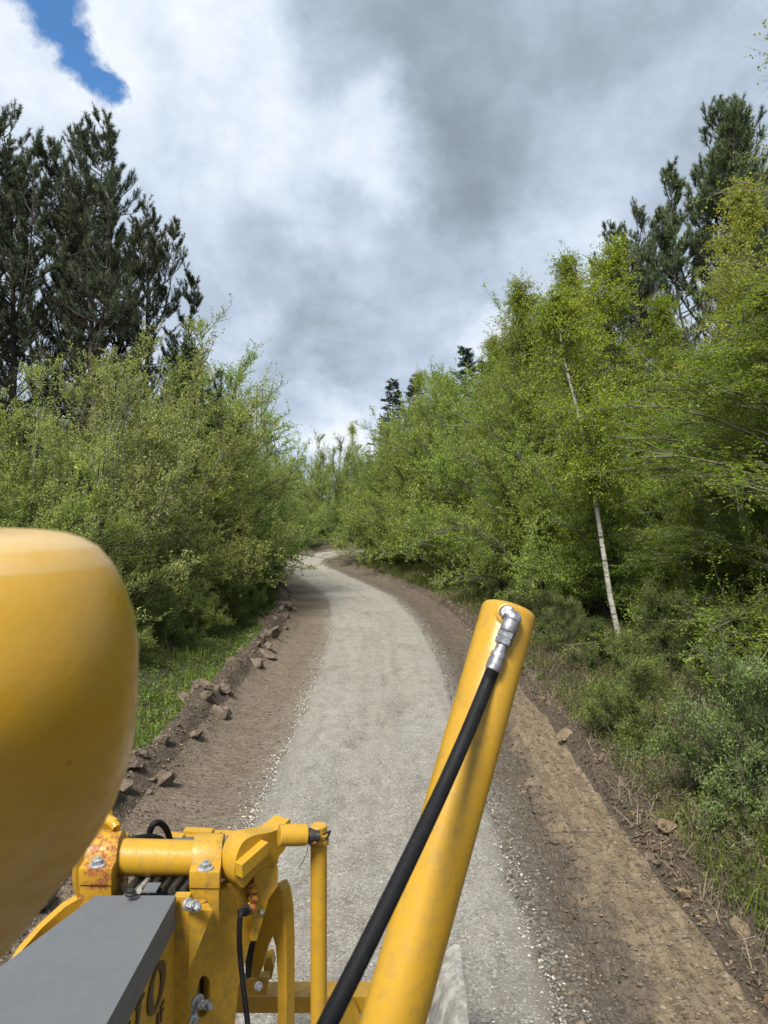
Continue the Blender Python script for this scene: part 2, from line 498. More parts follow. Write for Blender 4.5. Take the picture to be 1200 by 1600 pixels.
def road_mat():
    m, nt, bs = new_mat('gravel_road'); b = NB(nt)
    t = b.attr('lat'); s = b.attr('along'); p = b.comb(t, s); a0 = b.math('ABSOLUTE', t)
    big = b.noise(p, .8, 5, .6, .3); mid = b.noise(b.comb(b.math('MULTIPLY', t, 2.0), b.math('MULTIPLY', s, 1.2)), 2.6, 6, .65)
    fine = b.noise(p, 34, 8, .85); grit = b.noise(p, 120, 3, .7)
    band = b.noise(b.comb(b.math('MULTIPLY', t, 5), b.math('MULTIPLY', s, .22)), 1, 4, .55)
    c = b.ramp(mid, ((.28, (.200, .181, .145)), (.5, (.283, .262, .218)), (.72, (.352, .329, .280))))
    c = b.mix(b.mrange(band, .42, .7, 0, .55), c, (.180, .165, .138))
    c = b.mix(b.mrange(big, .5, .72, 0, .5), c, (.31, .30, .275))
    c = b.mix(b.mrange(fine, .56, .7, 0, .6), c, (.46, .45, .425))
    c = b.mix(b.mrange(fine, .42, .3, 0, .6), c, (.115, .104, .086))
    wt = b.math('ADD', b.mrange(b.math('ABSOLUTE', b.math('SUBTRACT', a0, .68)), .12, .34, 1, 0), 0.)
    c = b.mix(b.math('MULTIPLY', wt, b.mrange(mid, .35, .65, .05, .4)), c, (.33, .315, .275))
    damp = b.noise(b.comb(b.math('MULTIPLY', t, 1.1), b.math('MULTIPLY', s, .55)), 1.3, 6, .62, .5)
    c = b.mix(b.mrange(damp, .52, .66, 0, .5), c, (.150, .134, .106))
    vo = b.n('ShaderNodeTexVoronoi'); vo.inputs['Scale'].default_value = 62; b.l(p, vo.inputs['Vector'])
    vs_ = b.n('ShaderNodeSeparateColor'); b.l(vo.outputs['Color'], vs_.inputs[0])
    c = b.mix(b.mrange(vs_.outputs[0], .70, .95, 0, .65), c, (.44, .43, .405))
    c = b.mix(b.mrange(vs_.outputs[1], .72, .95, 0, .55), c, (.115, .105, .088))
    # paler loose chippings towards both edges, soil creeping in at the very rim
    a = b.math('ABSOLUTE', t)
    w = b.math('ADD', a, b.math('MULTIPLY', b.math('SUBTRACT', mid, .5), .55))
    chip = b.math('MULTIPLY', b.mrange(w, 0.9, 1.1), b.mrange(fine, .45, .56))
    c = b.mix(b.math('MULTIPLY', chip, .6), c, (.42, .41, .385))
    c = b.mix(b.math('MULTIPLY', b.mrange(b.math('ADD', w, b.math('MULTIPLY', b.math('SUBTRACT', fine, .5), 1.2)), .95, 1.28), .85), c, b.ramp(mid, ((.3, (.095, .075, .056)), (.7, (.190, .160, .126)))))
    b.l(c, bs.inputs['Base Color']); bs.inputs['Roughness'].default_value = .85; bs.inputs['Specular IOR Level'].default_value = .25
    b.bump(b.math('ADD', b.math('MULTIPLY', mid, .6), b.math('ADD', fine, b.math('ADD', b.math('MULTIPLY', grit, .5), b.math('MULTIPLY', vs_.outputs[0], .5)))), .9, .024, bs)
    return m


def build_road():
    ss = list(np.arange(-12, 3, .5))
    v = 3.0
    while v < ARC[-1] - .5:
        ss.append(v); v += max(.06, v * .011)
    ss = np.array(ss)
    n = 45
    uu = np.linspace(-1, 1, n)
    Sg, U = np.meshgrid(ss, uu, indexing='ij')
    wl = 1.20 + .16 * (fbm(Sg * .9, Sg * 0, 51) - .5) + .10 * (vnoise(Sg * 5, Sg * 0, 52) - .5)
    wr = 1.20 + .16 * (fbm(Sg * .9, Sg * 0, 53) - .5) + .10 * (vnoise(Sg * 5, Sg * 0, 54) - .5)
    T = np.where(U < 0, U * wl, U * wr)
    x, y = st(Sg.ravel(), T.ravel())
    z = .006 + .028 * (1 - U.ravel() ** 2) + .022 * (fbm(Sg.ravel() * 1.3, T.ravel() * 1.6, 57) - .5) + .010 * (fbm(Sg.ravel() * 8, T.ravel() * 8, 58) - .5)
    z = np.where(np.abs(U.ravel()) > .999, -.10, z)
    I = np.arange(len(ss) * n).reshape(len(ss), n)
    Q = np.stack([I[:-1, :-1], I[:-1, 1:], I[1:, 1:], I[1:, :-1]], -1).reshape(-1, 4)
    me = np_mesh('road', np.stack([x, y, z], 1), quads=Q, mats=[road_mat()], smooth=True, attrs={'lat': T.ravel(), 'along': Sg.ravel()})
    link('road', me, kind='structure', label='pale grey compacted gravel track winding into the wood')


build_ground()
build_road()

# ------------------------------------------------------------------ plants: generators
def unit(v): return v / np.maximum(np.linalg.norm(v, axis=-1, keepdims=True), 1e-9)


def rdir(rng, n): return unit(rng.normal(size=(n, 3)))


class Geo:
    """collects tubes, leaves and needles as numpy blocks, two material slots"""
    def __init__(self): self.V = []; self.Q = []; self.T = []; self.qm = []; self.tm = []; self.n = 0
    def add(self, V, Q=None, T=None, mat=0):
        if Q is not None: self.Q.append(Q + self.n); self.qm.append(np.full(len(Q), mat))
        if T is not None: self.T.append(T + self.n); self.tm.append(np.full(len(T), mat))
        self.V.append(V); self.n += len(V)
    def tubes(self, A, B, ra, rb, sides=4, mat=0):
        m = len(A)
        if m == 0: return
        ax = unit(B - A)
        ref = np.where(np.abs(ax[:, 2:3]) > .9, np.array([[1., 0, 0]]), np.array([[0, 0, 1.]]))
        u = unit(np.cross(ax, ref)); w = np.cross(ax, u)
        ang = np.arange(sides) * 2 * math.pi / sides
        ring = u[:, None, :] * np.cos(ang)[None, :, None] + w[:, None, :] * np.sin(ang)[None, :, None]
        ra = np.broadcast_to(np.asarray(ra, float), (m,)); rb = np.broadcast_to(np.asarray(rb, float), (m,))
        V = np.concatenate([A[:, None] + ring * ra[:, None, None], B[:, None] + ring * rb[:, None, None]], 1).reshape(-1, 3)
        i = np.arange(sides); j = (i + 1) % sides
        q = np.stack([i, j, j + sides, i + sides], 1)
        Q = (q[None] + (np.arange(m) * 2 * sides)[:, None, None]).reshape(-1, 4)
        self.add(V, Q=Q, mat=mat)
    def poly(self, P, r, sides=6, mat=0):
        """one smooth polyline tube with shared rings"""
        P = np.asarray(P, float); r = np.asarray(r, float); n = len(P)
        tg = unit(np.gradient(P, axis=0))
        u = unit(np.cross(tg, np.array([[.31, .95, .05]]))); w = np.cross(tg, u)
        ang = np.arange(sides) * 2 * math.pi / sides
        V = (P[:, None] + (u[:, None] * np.cos(ang)[None, :, None] + w[:, None] * np.sin(ang)[None, :, None]) * r[:, None, None]).reshape(-1, 3)
        I = np.arange(n * sides).reshape(n, sides)
        Q = np.stack([I[:-1], np.roll(I, -1, 1)[:-1], np.roll(I, -1, 1)[1:], I[1:]], -1).reshape(-1, 4)
        self.add(V, Q=Q, mat=mat)
    def leaves(self, P, ax, nr, L, W, mat=0, droop=.15):
        m = len(P)
        ax = unit(ax); sd = unit(np.cross(ax, nr)); nn = np.cross(sd, ax)
        L = np.broadcast_to(np.asarray(L, float), (m,))[:, None]; W = np.broadcast_to(np.asarray(W, float), (m,))[:, None]
        mid = P + ax * L * .45 + nn * L * .06
        V = np.stack([P, mid + sd * W * .5, P + ax * L - nn * L * droop, mid - sd * W * .5], 1).reshape(-1, 3)
        self.add(V, Q=np.arange(4 * m).reshape(m, 4), mat=mat)
    def needles(self, P, ax, L, W, rng, mat=0):
        m = len(P); ax = unit(ax); sd = unit(np.cross(ax, rdir(rng, m)))
        L = np.broadcast_to(np.asarray(L, float), (m,))[:, None]
        V = np.stack([P - sd * W * .5, P + sd * W * .5, P + ax * L], 1).reshape(-1, 3)
        self.add(V, T=np.arange(3 * m).reshape(m, 3), mat=mat)
    def mesh(self, name, mats, smooth=False):
        return np_mesh(name, np.concatenate(self.V), np.concatenate(self.Q) if self.Q else None, np.concatenate(self.T) if self.T else None,
                       mats, np.concatenate(self.qm) if self.qm else None, np.concatenate(self.tm) if self.tm else None, smooth)


def bez(a, c, b, f):
    f = f[..., None]
    return (1 - f) ** 2 * a + 2 * f * (1 - f) * c + f ** 2 * b


def bez_d(a, c, b, f):
    f = f[..., None]
    return unit(2 * (1 - f) * (c - a) + 2 * f * (b - c))


UP = np.array([0, 0, 1.])


def leafy(g, rng, A, D, Ls, nleaf, leafL, leafW, twig_r, up=.3, flat=0., jitter=.03, lm=0, tm=1, draw=1.0):
    """twigs (start A, direction D, length Ls) with leaves set along them"""
    m = len(A)
    k = rng.random(m) < draw
    B = A + D * Ls[:, None]
    g.tubes(A[k], B[k], twig_r, twig_r * .4, 3, tm)
    f = rng.random((m, nleaf)) * .95 + .05
    P = (A[:, None] + D[:, None] * (Ls[:, None] * f)[..., None]).reshape(-1, 3)
    n = len(P)
    P = P + rng.normal(size=(n, 3)) * jitter
    DD = np.repeat(D, nleaf, 0)
    ax = unit(DD * .5 + rdir(rng, n) * .8 * np.array([1, 1, 1 - flat]) + UP * up * .4)
    nr = unit(UP * (.6 + flat * 2) + rdir(rng, n) * .9)
    sz = .65 + .6 * rng.random(n)
    g.leaves(P, ax, nr, leafL * sz, leafW * sz, lm)


def make_shrub(seed, Hh, R, nst, nbr, ntw, nlf, leafL, leafW, mats, low=.04, upb=.45, twig_draw=.8, shoots=40, barkmat=None):
    rng = np.random.default_rng(seed)
    trunk = Geo(); crown = Geo()
    th = np.arcsin(low + (1 - low) * rng.random(nst) ** 1.1); ph = np.arange(nst) * 2.399 + rng.random(nst) * .6
    frac = .72 + .36 * rng.random(nst)
    lob = 1 + .16 * np.sin(3 * ph + seed) + .1 * np.sin(5 * ph + 2 * seed)
    tgt = np.stack([R * np.cos(th) * np.cos(ph) * lob, R * np.cos(th) * np.sin(ph) * lob, Hh * np.sin(th)], 1) * frac[:, None]
    base = np.stack([rng.normal(size=nst) * .18, rng.normal(size=nst) * .18, np.full(nst, -.15)], 1)
    ctl = np.stack([tgt[:, 0] * .35, tgt[:, 1] * .35, np.maximum(tgt[:, 2] * .75, Hh * .12)], 1) + rng.normal(size=(nst, 3)) * .25
    fs = np.linspace(0, 1, 9)
    for i in range(nst):
        P = bez(base[i], ctl[i], tgt[i], fs)
        P[1:-1] += rng.normal(size=(7, 3)) * .04
        r = (.014 + .042 * np.linalg.norm(tgt[i]) / 7) * (1 - .85 * fs) * (Hh / 7) ** .6
        trunk.poly(P, r, 5)
    f = .22 + .78 * rng.random((nst, nbr))
    ii = np.repeat(np.arange(nst), nbr); ff = f.ravel()
    A = bez(base[ii], ctl[ii], tgt[ii], ff); T = bez_d(base[ii], ctl[ii], tgt[ii], ff)
    out = unit(np.stack([A[:, 0], A[:, 1], A[:, 2] * .3], 1) + 1e-6)
    D = unit(T * .55 + out * .45 + rdir(rng, len(A)) * .9 + UP * upb * .6)
    Ln = (.35 + .95 * rng.random(len(A))) * Hh / 7
    trunk.tubes(A, A + D * Ln[:, None], .011 * Hh / 7 + .003, .004, 4)
    jj = np.repeat(np.arange(len(A)), ntw); f2 = .12 + .88 * rng.random(len(jj))
    A2 = A[jj] + D[jj] * (Ln[jj] * f2)[:, None]
    D2 = unit(D[jj] * .55 + rdir(rng, len(jj)) * .85 + UP * upb)
    L2 = (.16 + .42 * rng.random(len(jj))) * (Hh / 7) ** .7
    ok = A2[:, 2] > .02
    leafy(crown, rng, A2[ok], D2[ok], L2[ok], nlf, leafL, leafW, .0045, up=upb, draw=twig_draw)
    # long upright shoots that break the outline
    k = rng.integers(0, nst, shoots); A3 = tgt[k] * (.9 + .1 * rng.random((shoots, 1)))
    D3 = unit(unit(tgt[k]) * .5 + rdir(rng, shoots) * .35 + UP * .8)
    leafy(crown, rng, A3, D3, (.5 + .7 * rng.random(shoots)) * Hh / 7, nlf * 2, leafL, leafW, .006, up=.6)
    return trunk.mesh('stems', [barkmat or M['bark']], True), crown.mesh('foliage', mats)


def make_tree(seed, Hh, R, tr, cb, nbr, nsub, ntw, nlf, leafL, leafW, mats, bark, lean=(0, 0), rise=.6, droop=.3, flat=0., top=.35, fullness=.75, path=None, twig_draw=.8, twl=1.0):
    rng = np.random.default_rng(seed)
    trunk = Geo(); crown = Geo()
    fs = np.linspace(0, 1, 15)
    if path is None:
        P = np.stack([lean[0] * fs ** 1.3, lean[1] * fs ** 1.3, Hh * fs - .15 * (fs == 0)], 1)
        P[1:, :2] += np.cumsum(rng.normal(size=(14, 2)) * .05, 0)
    else:
        path = np.asarray(path, float)
        d = np.concatenate([[0], np.cumsum(np.linalg.norm(np.diff(path, axis=0), axis=1))]); d /= d[-1]
        P = np.stack([np.interp(fs, d, path[:, k]) for k in range(3)], 1)
    trunk.poly(P, tr * (1 - fs) ** .8 + .008, 9)
    f = cb + (1 - cb) * (rng.random(nbr) ** 1.5); az = np.arange(nbr) * 2.399 + rng.random(nbr)
    A = np.stack([np.interp(f, fs, P[:, k]) for k in range(3)], 1)
    u = (f - cb) / (1 - cb)
    prof = np.clip(np.sin(math.pi * np.clip(u * .72 + .24, 0, 1)) ** fullness, top * .5, 1) * (1 - .12 * u) * (1 - .65 * u ** 4)
    Ln = R * prof * (.65 + .5 * rng.random(nbr))
    hd = np.stack([np.cos(az), np.sin(az), np.zeros(nbr)], 1)
    el = rise * (.6 + .8 * rng.random(nbr)) + .5 * u
    E = A + hd * (Ln * np.cos(el))[:, None] + UP * (Ln * np.sin(el) - droop * Ln * .5)[:, None]
    C = A + hd * (Ln * .5 * np.cos(el))[:, None] + UP * (Ln * .5 * np.sin(el) + .12 * Ln)[:, None]
    fq = np.linspace(0, 1, 5)
    for i in range(nbr):
        trunk.poly(bez(A[i], C[i], E[i], fq), (.012 + .010 * Ln[i]) * (1 - .8 * fq) * (tr / .12) ** .4, 4, 1)
    ii = np.repeat(np.arange(nbr), nsub); ff = .2 + .8 * rng.random(len(ii))
    A1 = bez(A[ii], C[ii], E[ii], ff); T1 = bez_d(A[ii], C[ii], E[ii], ff)
    D1 = unit(T1 * .6 + rdir(rng, len(ii)) * np.array([1, 1, 1 - flat]) * .8 + UP * (.15 - droop * .4))
    L1 = (.25 + .75 * rng.random(len(ii))) * np.minimum(1, .35 + Ln[ii] * .4)
    trunk.tubes(A1, A1 + D1 * L1[:, None], .008, .003, 3, 1)
    jj = np.repeat(np.arange(len(ii)), ntw); f2 = .1 + .9 * rng.random(len(jj))
    A2 = A1[jj] + D1[jj] * (L1[jj] * f2)[:, None]
    D2 = unit(D1[jj] * .5 + rdir(rng, len(jj)) * np.array([1, 1, 1 - flat * .8]) * .8 + UP * (.1 - droop))
    L2 = (.15 + .35 * rng.random(len(jj))) * twl
    ok = A2[:, 2] > .1
    leafy(crown, rng, A2[ok], D2[ok], L2[ok], nlf, leafL, leafW, .0035, up=.1 - droop, flat=flat, draw=twig_draw)
    return trunk.mesh('trunk', [bark, M['twig']], True), crown.mesh('crown', mats)


def make_pine(seed, Hh, R, tr, cb, nwh, dense=1.0):
    """several leaders above an open lower crown; needle brushes at the shoot ends"""
    rng = np.random.default_rng(seed)
    trunk = Geo(); crown = Geo()
    fs = np.linspace(0, 1, 13)
    P = np.stack([np.cumsum(rng.normal(size=13) * .06), np.cumsum(rng.normal(size=13) * .06), Hh * fs - .2 * (fs == 0)], 1)
    trunk.poly(P, tr * (1 - .93 * fs), 9)
    bA, bC, bE, bi = [], [], [], []

    def whorls(Q, n, f0, len0, len1, e0, e1, kmin, kmax, inner):
        for w in range(n):
            u = w / max(n - 1, 1); f = f0 + (.985 - f0) * u
            s = np.array([np.interp(f, np.linspace(0, 1, len(Q)), Q[:, k]) for k in range(3)])
            for j in range(rng.integers(kmin, kmax)):
                az = rng.random() * 6.283; ln = (len0 + (len1 - len0) * u) * (.4 + .8 * rng.random())
                el = e0 + (e1 - e0) * u + .25 * rng.normal()
                hd = np.array([math.cos(az), math.sin(az), 0]); ss = s + UP * rng.normal() * .18
                bA.append(ss); bC.append(ss + hd * ln * .55 * math.cos(el) + UP * ln * .4 * math.sin(el))
                bE.append(ss + hd * ln * .9 * math.cos(el) + UP * (ln * math.sin(el) + ln * .34)); bi.append(inner and f < .62)
    whorls(P, nwh, cb, R, .75, .05, .75, 4, 7, True)
    for k in range(5):                                   # side leaders turning up from the trunk
        f = .38 + .10 * k + .04 * rng.random(); az = k * 2.4 + rng.random() * .8
        s = np.array([np.interp(f, fs, P[:, q]) for q in range(3)]); hd = np.array([math.cos(az), math.sin(az), 0])
        out = R * (.62 - .08 * k) * (.8 + .3 * rng.random()); topz = Hh * (.80 + .045 * k + .03 * rng.random())
        Q = bez(s, s + hd * out + UP * .6, s + hd * out * 1.02 + UP * (topz - s[2]), np.linspace(0, 1, 9))
        trunk.poly(Q, (.075 - .006 * k) * (1 - .88 * np.linspace(0, 1, 9)), 6)
        whorls(Q, 9, .32, R * .42, .5, .15, .8, 3, 6, False)
    A, C, E = map(np.array, (bA, bC, bE)); nb = len(A); bi = np.array(bi)
    Ln = np.linalg.norm(E - A, axis=1)
    fq = np.linspace(0, 1, 5)
    for i in range(nb): trunk.poly(bez(A[i], C[i], E[i], fq), (.012 + .010 * Ln[i]) * (1 - .8 * fq), 4)
    ns = 9
    ii = np.repeat(np.arange(nb), ns); ff = .2 + .8 * rng.random(len(ii))
    A1 = bez(A[ii], C[ii], E[ii], ff); T1 = bez_d(A[ii], C[ii], E[ii], ff)
    sidev = unit(np.cross(T1, UP)) * np.sign(rng.normal(size=(len(ii), 1)))
    D1 = unit(T1 * .5 + sidev * (.2 + .5 * rng.random((len(ii), 1))) + UP * .7 + rdir(rng, len(ii)) * .25)
    L1 = (.22 + .4 * rng.random(len(ii))) * np.minimum(1.1, .5 + .28 * Ln[ii]) * (1.2 - .4 * ff)
    trunk.tubes(A1, A1 + D1 * L1[:, None], .008, .004, 3)
    SA = np.concatenate([A1 + D1 * (L1 * .3)[:, None], bez(A, C, E, np.full(nb, .78)), P[-1:] - [[0, 0, .5]]])
    SD = unit(np.concatenate([D1, unit(E - C) * .5 + UP * .5, UP[None]])); SL = np.concatenate([L1 * .78, Ln * .26, [.6]])
    inn = np.concatenate([bi[ii] & (ff < .55), np.zeros(nb, bool), [False]])
    keep = rng.random(len(SA)) < np.where(inn, .8, .95)
    for sel, mat, n0 in ((keep & ~inn, 0, int(54 * dense)), (keep & inn, 1, int(38 * dense))):
        a, d, l = SA[sel], SD[sel], SL[sel]
        m = len(a)
        if not m: continue
        f = rng.random((m, n0))
        Pn = (a[:, None] + d[:, None] * (l[:, None] * f)[..., None]).reshape(-1, 3)
        ax = unit(np.repeat(d, n0, 0) * .85 + rdir(rng, m * n0) * .75)
        crown.needles(Pn, ax, .10 + .07 * rng.random(m * n0), .015, rng, mat)
    return trunk.mesh('trunk', [M['pine_bark']], True), crown.mesh('crown', [M['pine'], M['pine_dead']])


def make_spruce(seed, Hh, R, nwh=26):
    rng = np.random.default_rng(seed)
    trunk = Geo(); crown = Geo()
    fs = np.linspace(0, 1, 9)
    trunk.poly(np.stack([0 * fs, 0 * fs, Hh * fs - .2 * (fs == 0)], 1), .14 * (1 - .95 * fs), 7)
    A, D, L = [], [], []
    for w in range(nwh):
        u = (w + rng.random() * .5) / nwh; h = Hh * (.15 + .85 * u)
        for j in range(6):
            az = rng.random() * 6.28; ln = R * (1.0 - u) ** .85 * (.5 + .75 * rng.random()) + .12
            el = -.15 + .75 * u ** 2 + .15 * rng.normal()
            A.append((0, 0, h + (rng.random() - .5) * Hh / nwh * 1.6)); D.append((math.cos(az) * math.cos(el), math.sin(az) * math.cos(el), math.sin(el))); L.append(ln)
    A, D, L = np.array(A, float), unit(np.array(D)), np.array(L)
    trunk.tubes(A, A + D * L[:, None], .02, .005, 3)
    n0 = 15
    jj = np.repeat(np.arange(len(A)), n0); f = .15 + .85 * rng.random(len(jj))
    A2 = A[jj] + D[jj] * (L[jj] * f)[:, None]
    sv = unit(np.cross(D[jj], UP)) * np.sign(rng.normal(size=(len(jj), 1)))
    D2 = unit(D[jj] * .7 + sv * .7 - UP * .25 + rdir(rng, len(jj)) * .3); L2 = (.2 + .35 * rng.random(len(jj))) * (1.15 - f * .6)
    n1 = 9
    kk = np.repeat(np.arange(len(jj)), n1); f3 = rng.random(len(kk))
    P = A2[kk] + D2[kk] * (L2[kk] * f3)[:, None]
    crown.needles(P, unit(D2[kk] * .8 + rdir(rng, len(kk)) * .7 - UP * .25), .14, .06, rng, 0)
    return trunk.mesh('trunk', [M['pine_bark']], True), crown.mesh('crown', [M['spruce']])


def place(proto, name, x, y, rot, sc, label, cat, group=None, tint=(1, 1, 1), parts=('trunk', 'crown'), sz=None, dz=0.0):
    root = link(name, None, label=label, cat=cat, group=group)
    root.empty_display_size = .3
    root.location = (x, y, H(x, y) + dz); root.rotation_euler = (0, 0, rot); root.scale = (sc, sc, sc * (sz or 1))
    for nm, me in zip(parts, proto):
        o = link(nm, me, parent=root); o.color = (*tint, 1)
    return root


SH = ('stems', 'foliage')
sallow_m = [M['sallow'], M['twig']]
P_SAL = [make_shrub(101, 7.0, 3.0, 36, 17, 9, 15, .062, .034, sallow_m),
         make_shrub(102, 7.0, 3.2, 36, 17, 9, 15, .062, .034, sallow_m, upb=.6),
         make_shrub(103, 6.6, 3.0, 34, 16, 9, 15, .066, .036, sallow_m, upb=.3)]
P_LOW = [make_shrub(111, 1.7, .85, 26, 9, 7, 10, .038, .017, sallow_m, upb=.7, shoots=26),
         make_shrub(112, 1.3, .8, 22, 9, 7, 10, .036, .018, [M['weed'], M['twig']], upb=.7, shoots=18)]
birch_m = [M['birch_leaf'], M['twig']]
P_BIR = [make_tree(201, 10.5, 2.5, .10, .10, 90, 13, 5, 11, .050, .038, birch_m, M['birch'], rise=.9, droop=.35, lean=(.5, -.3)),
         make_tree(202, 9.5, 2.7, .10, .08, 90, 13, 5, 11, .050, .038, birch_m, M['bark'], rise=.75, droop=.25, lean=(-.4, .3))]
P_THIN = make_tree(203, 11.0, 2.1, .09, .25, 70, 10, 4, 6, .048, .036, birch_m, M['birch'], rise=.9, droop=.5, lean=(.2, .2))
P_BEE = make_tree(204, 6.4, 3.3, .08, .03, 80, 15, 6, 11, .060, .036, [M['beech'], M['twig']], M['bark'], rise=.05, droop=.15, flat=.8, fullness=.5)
P_PIN = [make_pine(301, 15.0, 3.6, .19, .12, 25), make_pine(302, 14.0, 3.5, .17, .10, 24)]
P_SPR = make_spruce(401, 13.0, 3.0, 30)
# the leaning white birch beside the verge: trunk drawn from its visible course
P_LEAN = make_tree(205, 8.0, 1.5, .056, .42, 46, 11, 5, 10, .048, .036, birch_m, M['birch'], rise=.8, droop=.35,
                   path=[(0, 0, -.2), (-.22, 0, .8), (-.42, 0, 2.1), (-.62, .05, 3.6), (-.95, .1, 5.0), (-1.2, .15, 6.0), (-1.25, .2, 6.6), (-1.25, .25, 7.1)])

rp = np.random.default_rng(77)
ORD = ('first second third fourth fifth sixth seventh eighth ninth tenth eleventh twelfth thirteenth fourteenth fifteenth sixteenth').split()


def tint(base=(1, 1, 1), v=.14):
    k = 1 + (rp.random() - .5) * 2 * v
    return (base[0] * k * (1 + (rp.random() - .5) * .16), base[1] * k, base[2] * k * (1 + (rp.random() - .5) * .2))


# hedge of sallows above the grassy bank
for i_, (s, t, k, sc, tn) in enumerate(((7.5, -7.4, 2, .60, (1, 1, .9)), (10.4, -6.9, 0, .60, (.9, 1, .8)), (13.0, -6.3, 1, .66, (.95, 1, .85)), (15.9, -6.0, 0, .84, (1.05, 1.03, 1.05)), (19.2, -5.7, 2, 1.0, (1.05, 1, .95)), (22.3, -5.4, 1, 1.08, (1.05, 1.05, 1.0)), (25.5, -5.0, 0, 1.10, (1.0, 1.05, .95)), (28.6, -5.1, 2, 1.10, (1, 1.05, .9)),
                        (31.8, -5.1, 1, 1.08, (1.05, 1.05, 1.0)), (35.2, -5.2, 0, 1.06, (1, 1.05, .9)), (38.8, -5.4, 2, 1.06, (1, 1, .9)), (42.5, -5.7, 1, 1.06, (1, 1, .9)), (47, -6.2, 0, 1.06, (1, 1, .9)),
                        (52, -5.6, 1, 1.1, (1, 1, .9)), (57, -5.6, 2, 1.15, (.95, 1, .85)), (63, -6.2, 0, 1.2, (.9, 1, .8)))):
    x, y = st(s, t)
    place(P_SAL[k], 'sallow_bush', float(x), float(y), rp.random() * 6.28, sc, ORD[i_] + ' grey-green sallow bush along the hedge behind the grassy bank, counted from the grader', 'bush', 'sallow bushes behind the grassy bank', tint(tn), SH)
for s, t, k, sc in ((14, -14, 0, 1.1), (21, -13, 1, 1.1), (28, -12, 2, 1.15), (35, -11, 0, 1.15), (43, -12, 1, 1.15), (51, -13, 2, 1.15), (60, -15, 0, 1.2)):
    x, y = st(s, t)
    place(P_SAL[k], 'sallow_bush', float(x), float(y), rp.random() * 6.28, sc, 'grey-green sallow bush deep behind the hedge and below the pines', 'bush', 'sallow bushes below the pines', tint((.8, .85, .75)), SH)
# thicket across the bend and along the inside of the curve
for i_, (s, t, k, sc, tn) in enumerate(((22.5, 6.4, 0, 1.25, (.85, .95, .6)), (25.8, 6.0, 1, 1.28, (.9, 1, .6)), (29.2, 5.8, 2, 1.3, (.92, 1, .6)), (32.6, 5.6, 0, 1.25, (.95, 1, .6)), (36, 5.4, 1, 1.22, (.95, 1, .65)),
                        (39.6, 5.2, 2, 1.2, (.9, .95, .65)), (43.2, 5.0, 0, 1.15, (.85, .92, .65)), (47, 4.9, 1, 1.05, (.75, .85, .62)), (50.5, 4.7, 2, .95, (.7, .8, .6)), (54.5, 5.0, 0, 1.1, (.75, .85, .6)))):
    x, y = st(s, t)
    place(P_SAL[k], 'willow_bush', float(x), float(y), rp.random() * 6.28, sc, ORD[i_] + ' yellow-green willow bush of the thicket inside the bend, counted from the birches', 'bush', 'willow bushes along the inside of the bend', tint(tn), SH)
for x, y, k, sc in ((-9.5, 66, 0, 1.1), (-6, 69.5, 1, 1.2), (-1.5, 72, 2, 1.25), (4, 76, 0, 1.3), (-12.5, 62, 2, 1.1), (-15, 76, 1, 1.15), (-9, 82, 2, 1.2), (-3, 86, 1, 1.25), (3, 88, 2, 1.2)):
    place(P_SAL[k], 'willow_bush', x, y, rp.random() * 6.28, sc, 'willow bush closing the view where the track turns out of sight', 'bush', 'willow bushes beyond the bend', tint((.95, 1, .8)), SH)
for s, t, k, sc in ((27, 11.5, 0, 1.2), (33, 11, 1, 1.2), (39, 10.5, 2, 1.2), (45, 10, 0, 1.15), (51, 10, 1, 1.1), (20, 12.5, 2, 1.15), (15, 13.5, 0, 1.0), (58, 11, 2, 1.1)):
    x, y = st(s, t)
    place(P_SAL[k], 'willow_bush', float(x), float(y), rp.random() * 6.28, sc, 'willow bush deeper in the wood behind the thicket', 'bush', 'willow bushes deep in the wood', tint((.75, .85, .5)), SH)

for x, y, k, sc, tn, lb in ((5.6, 18.4, 2, .86, (.9, 1, .6), 'round willow bush just behind the white leaning trunk'), (7.6, 16.6, 1, .8, (.7, .8, .5), 'shaded willow bush between the leaning trunk and the bronze tree'), (4.5, 21.6, 0, .95, (.95, 1, .6), 'full willow bush between the leaning birch and the bend thicket'),
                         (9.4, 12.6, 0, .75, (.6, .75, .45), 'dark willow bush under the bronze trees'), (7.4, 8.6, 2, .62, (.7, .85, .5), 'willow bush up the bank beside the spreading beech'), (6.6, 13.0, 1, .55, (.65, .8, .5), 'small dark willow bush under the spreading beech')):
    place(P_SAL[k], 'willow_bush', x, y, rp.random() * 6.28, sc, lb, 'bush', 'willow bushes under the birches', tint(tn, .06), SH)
# birches and their neighbours above the clay verge
for x, y, k, sc, tn in ((5.6, 19.6, 1, .98, (.85, .95, .7)), (6.4, 23.5, 0, .92, (.95, 1, .8)), (4.9, 24.5, 1, .9, (.9, 1, .8)), (7.4, 18.6, 0, .74, (.9, 1, .7)), (8.6, 21.5, 1, .82, (.9, .95, .7)), (4.2, 28.5, 0, .9, (.95, 1, .8)),
                        (9.8, 15.8, 1, .75, (.8, .85, .6)), (5.2, 32, 1, 1.0, (.95, 1, .8)), (2.8, 36.5, 1, .95, (.95, 1, .8)), (5.7, 20.8, 0, .93, (1.05, 1, 1.0)), (4.6, 22.6, 1, .98, (1.0, 1, .9))):
    place(P_BIR[k], 'birch_tree', x, y, rp.random() * 6.28, sc, 'yellow-green leafy birch in the wood above the clay verge', 'tree', 'leafy birches above the clay verge', tint(tn))
x, y = 5.0, 15.6
place(P_LEAN, 'birch_tree', x, y, 0, 1.0, 'slender birch with a bare white leaning trunk beside the spreading beech', 'tree', None, (.95, 1, .8))
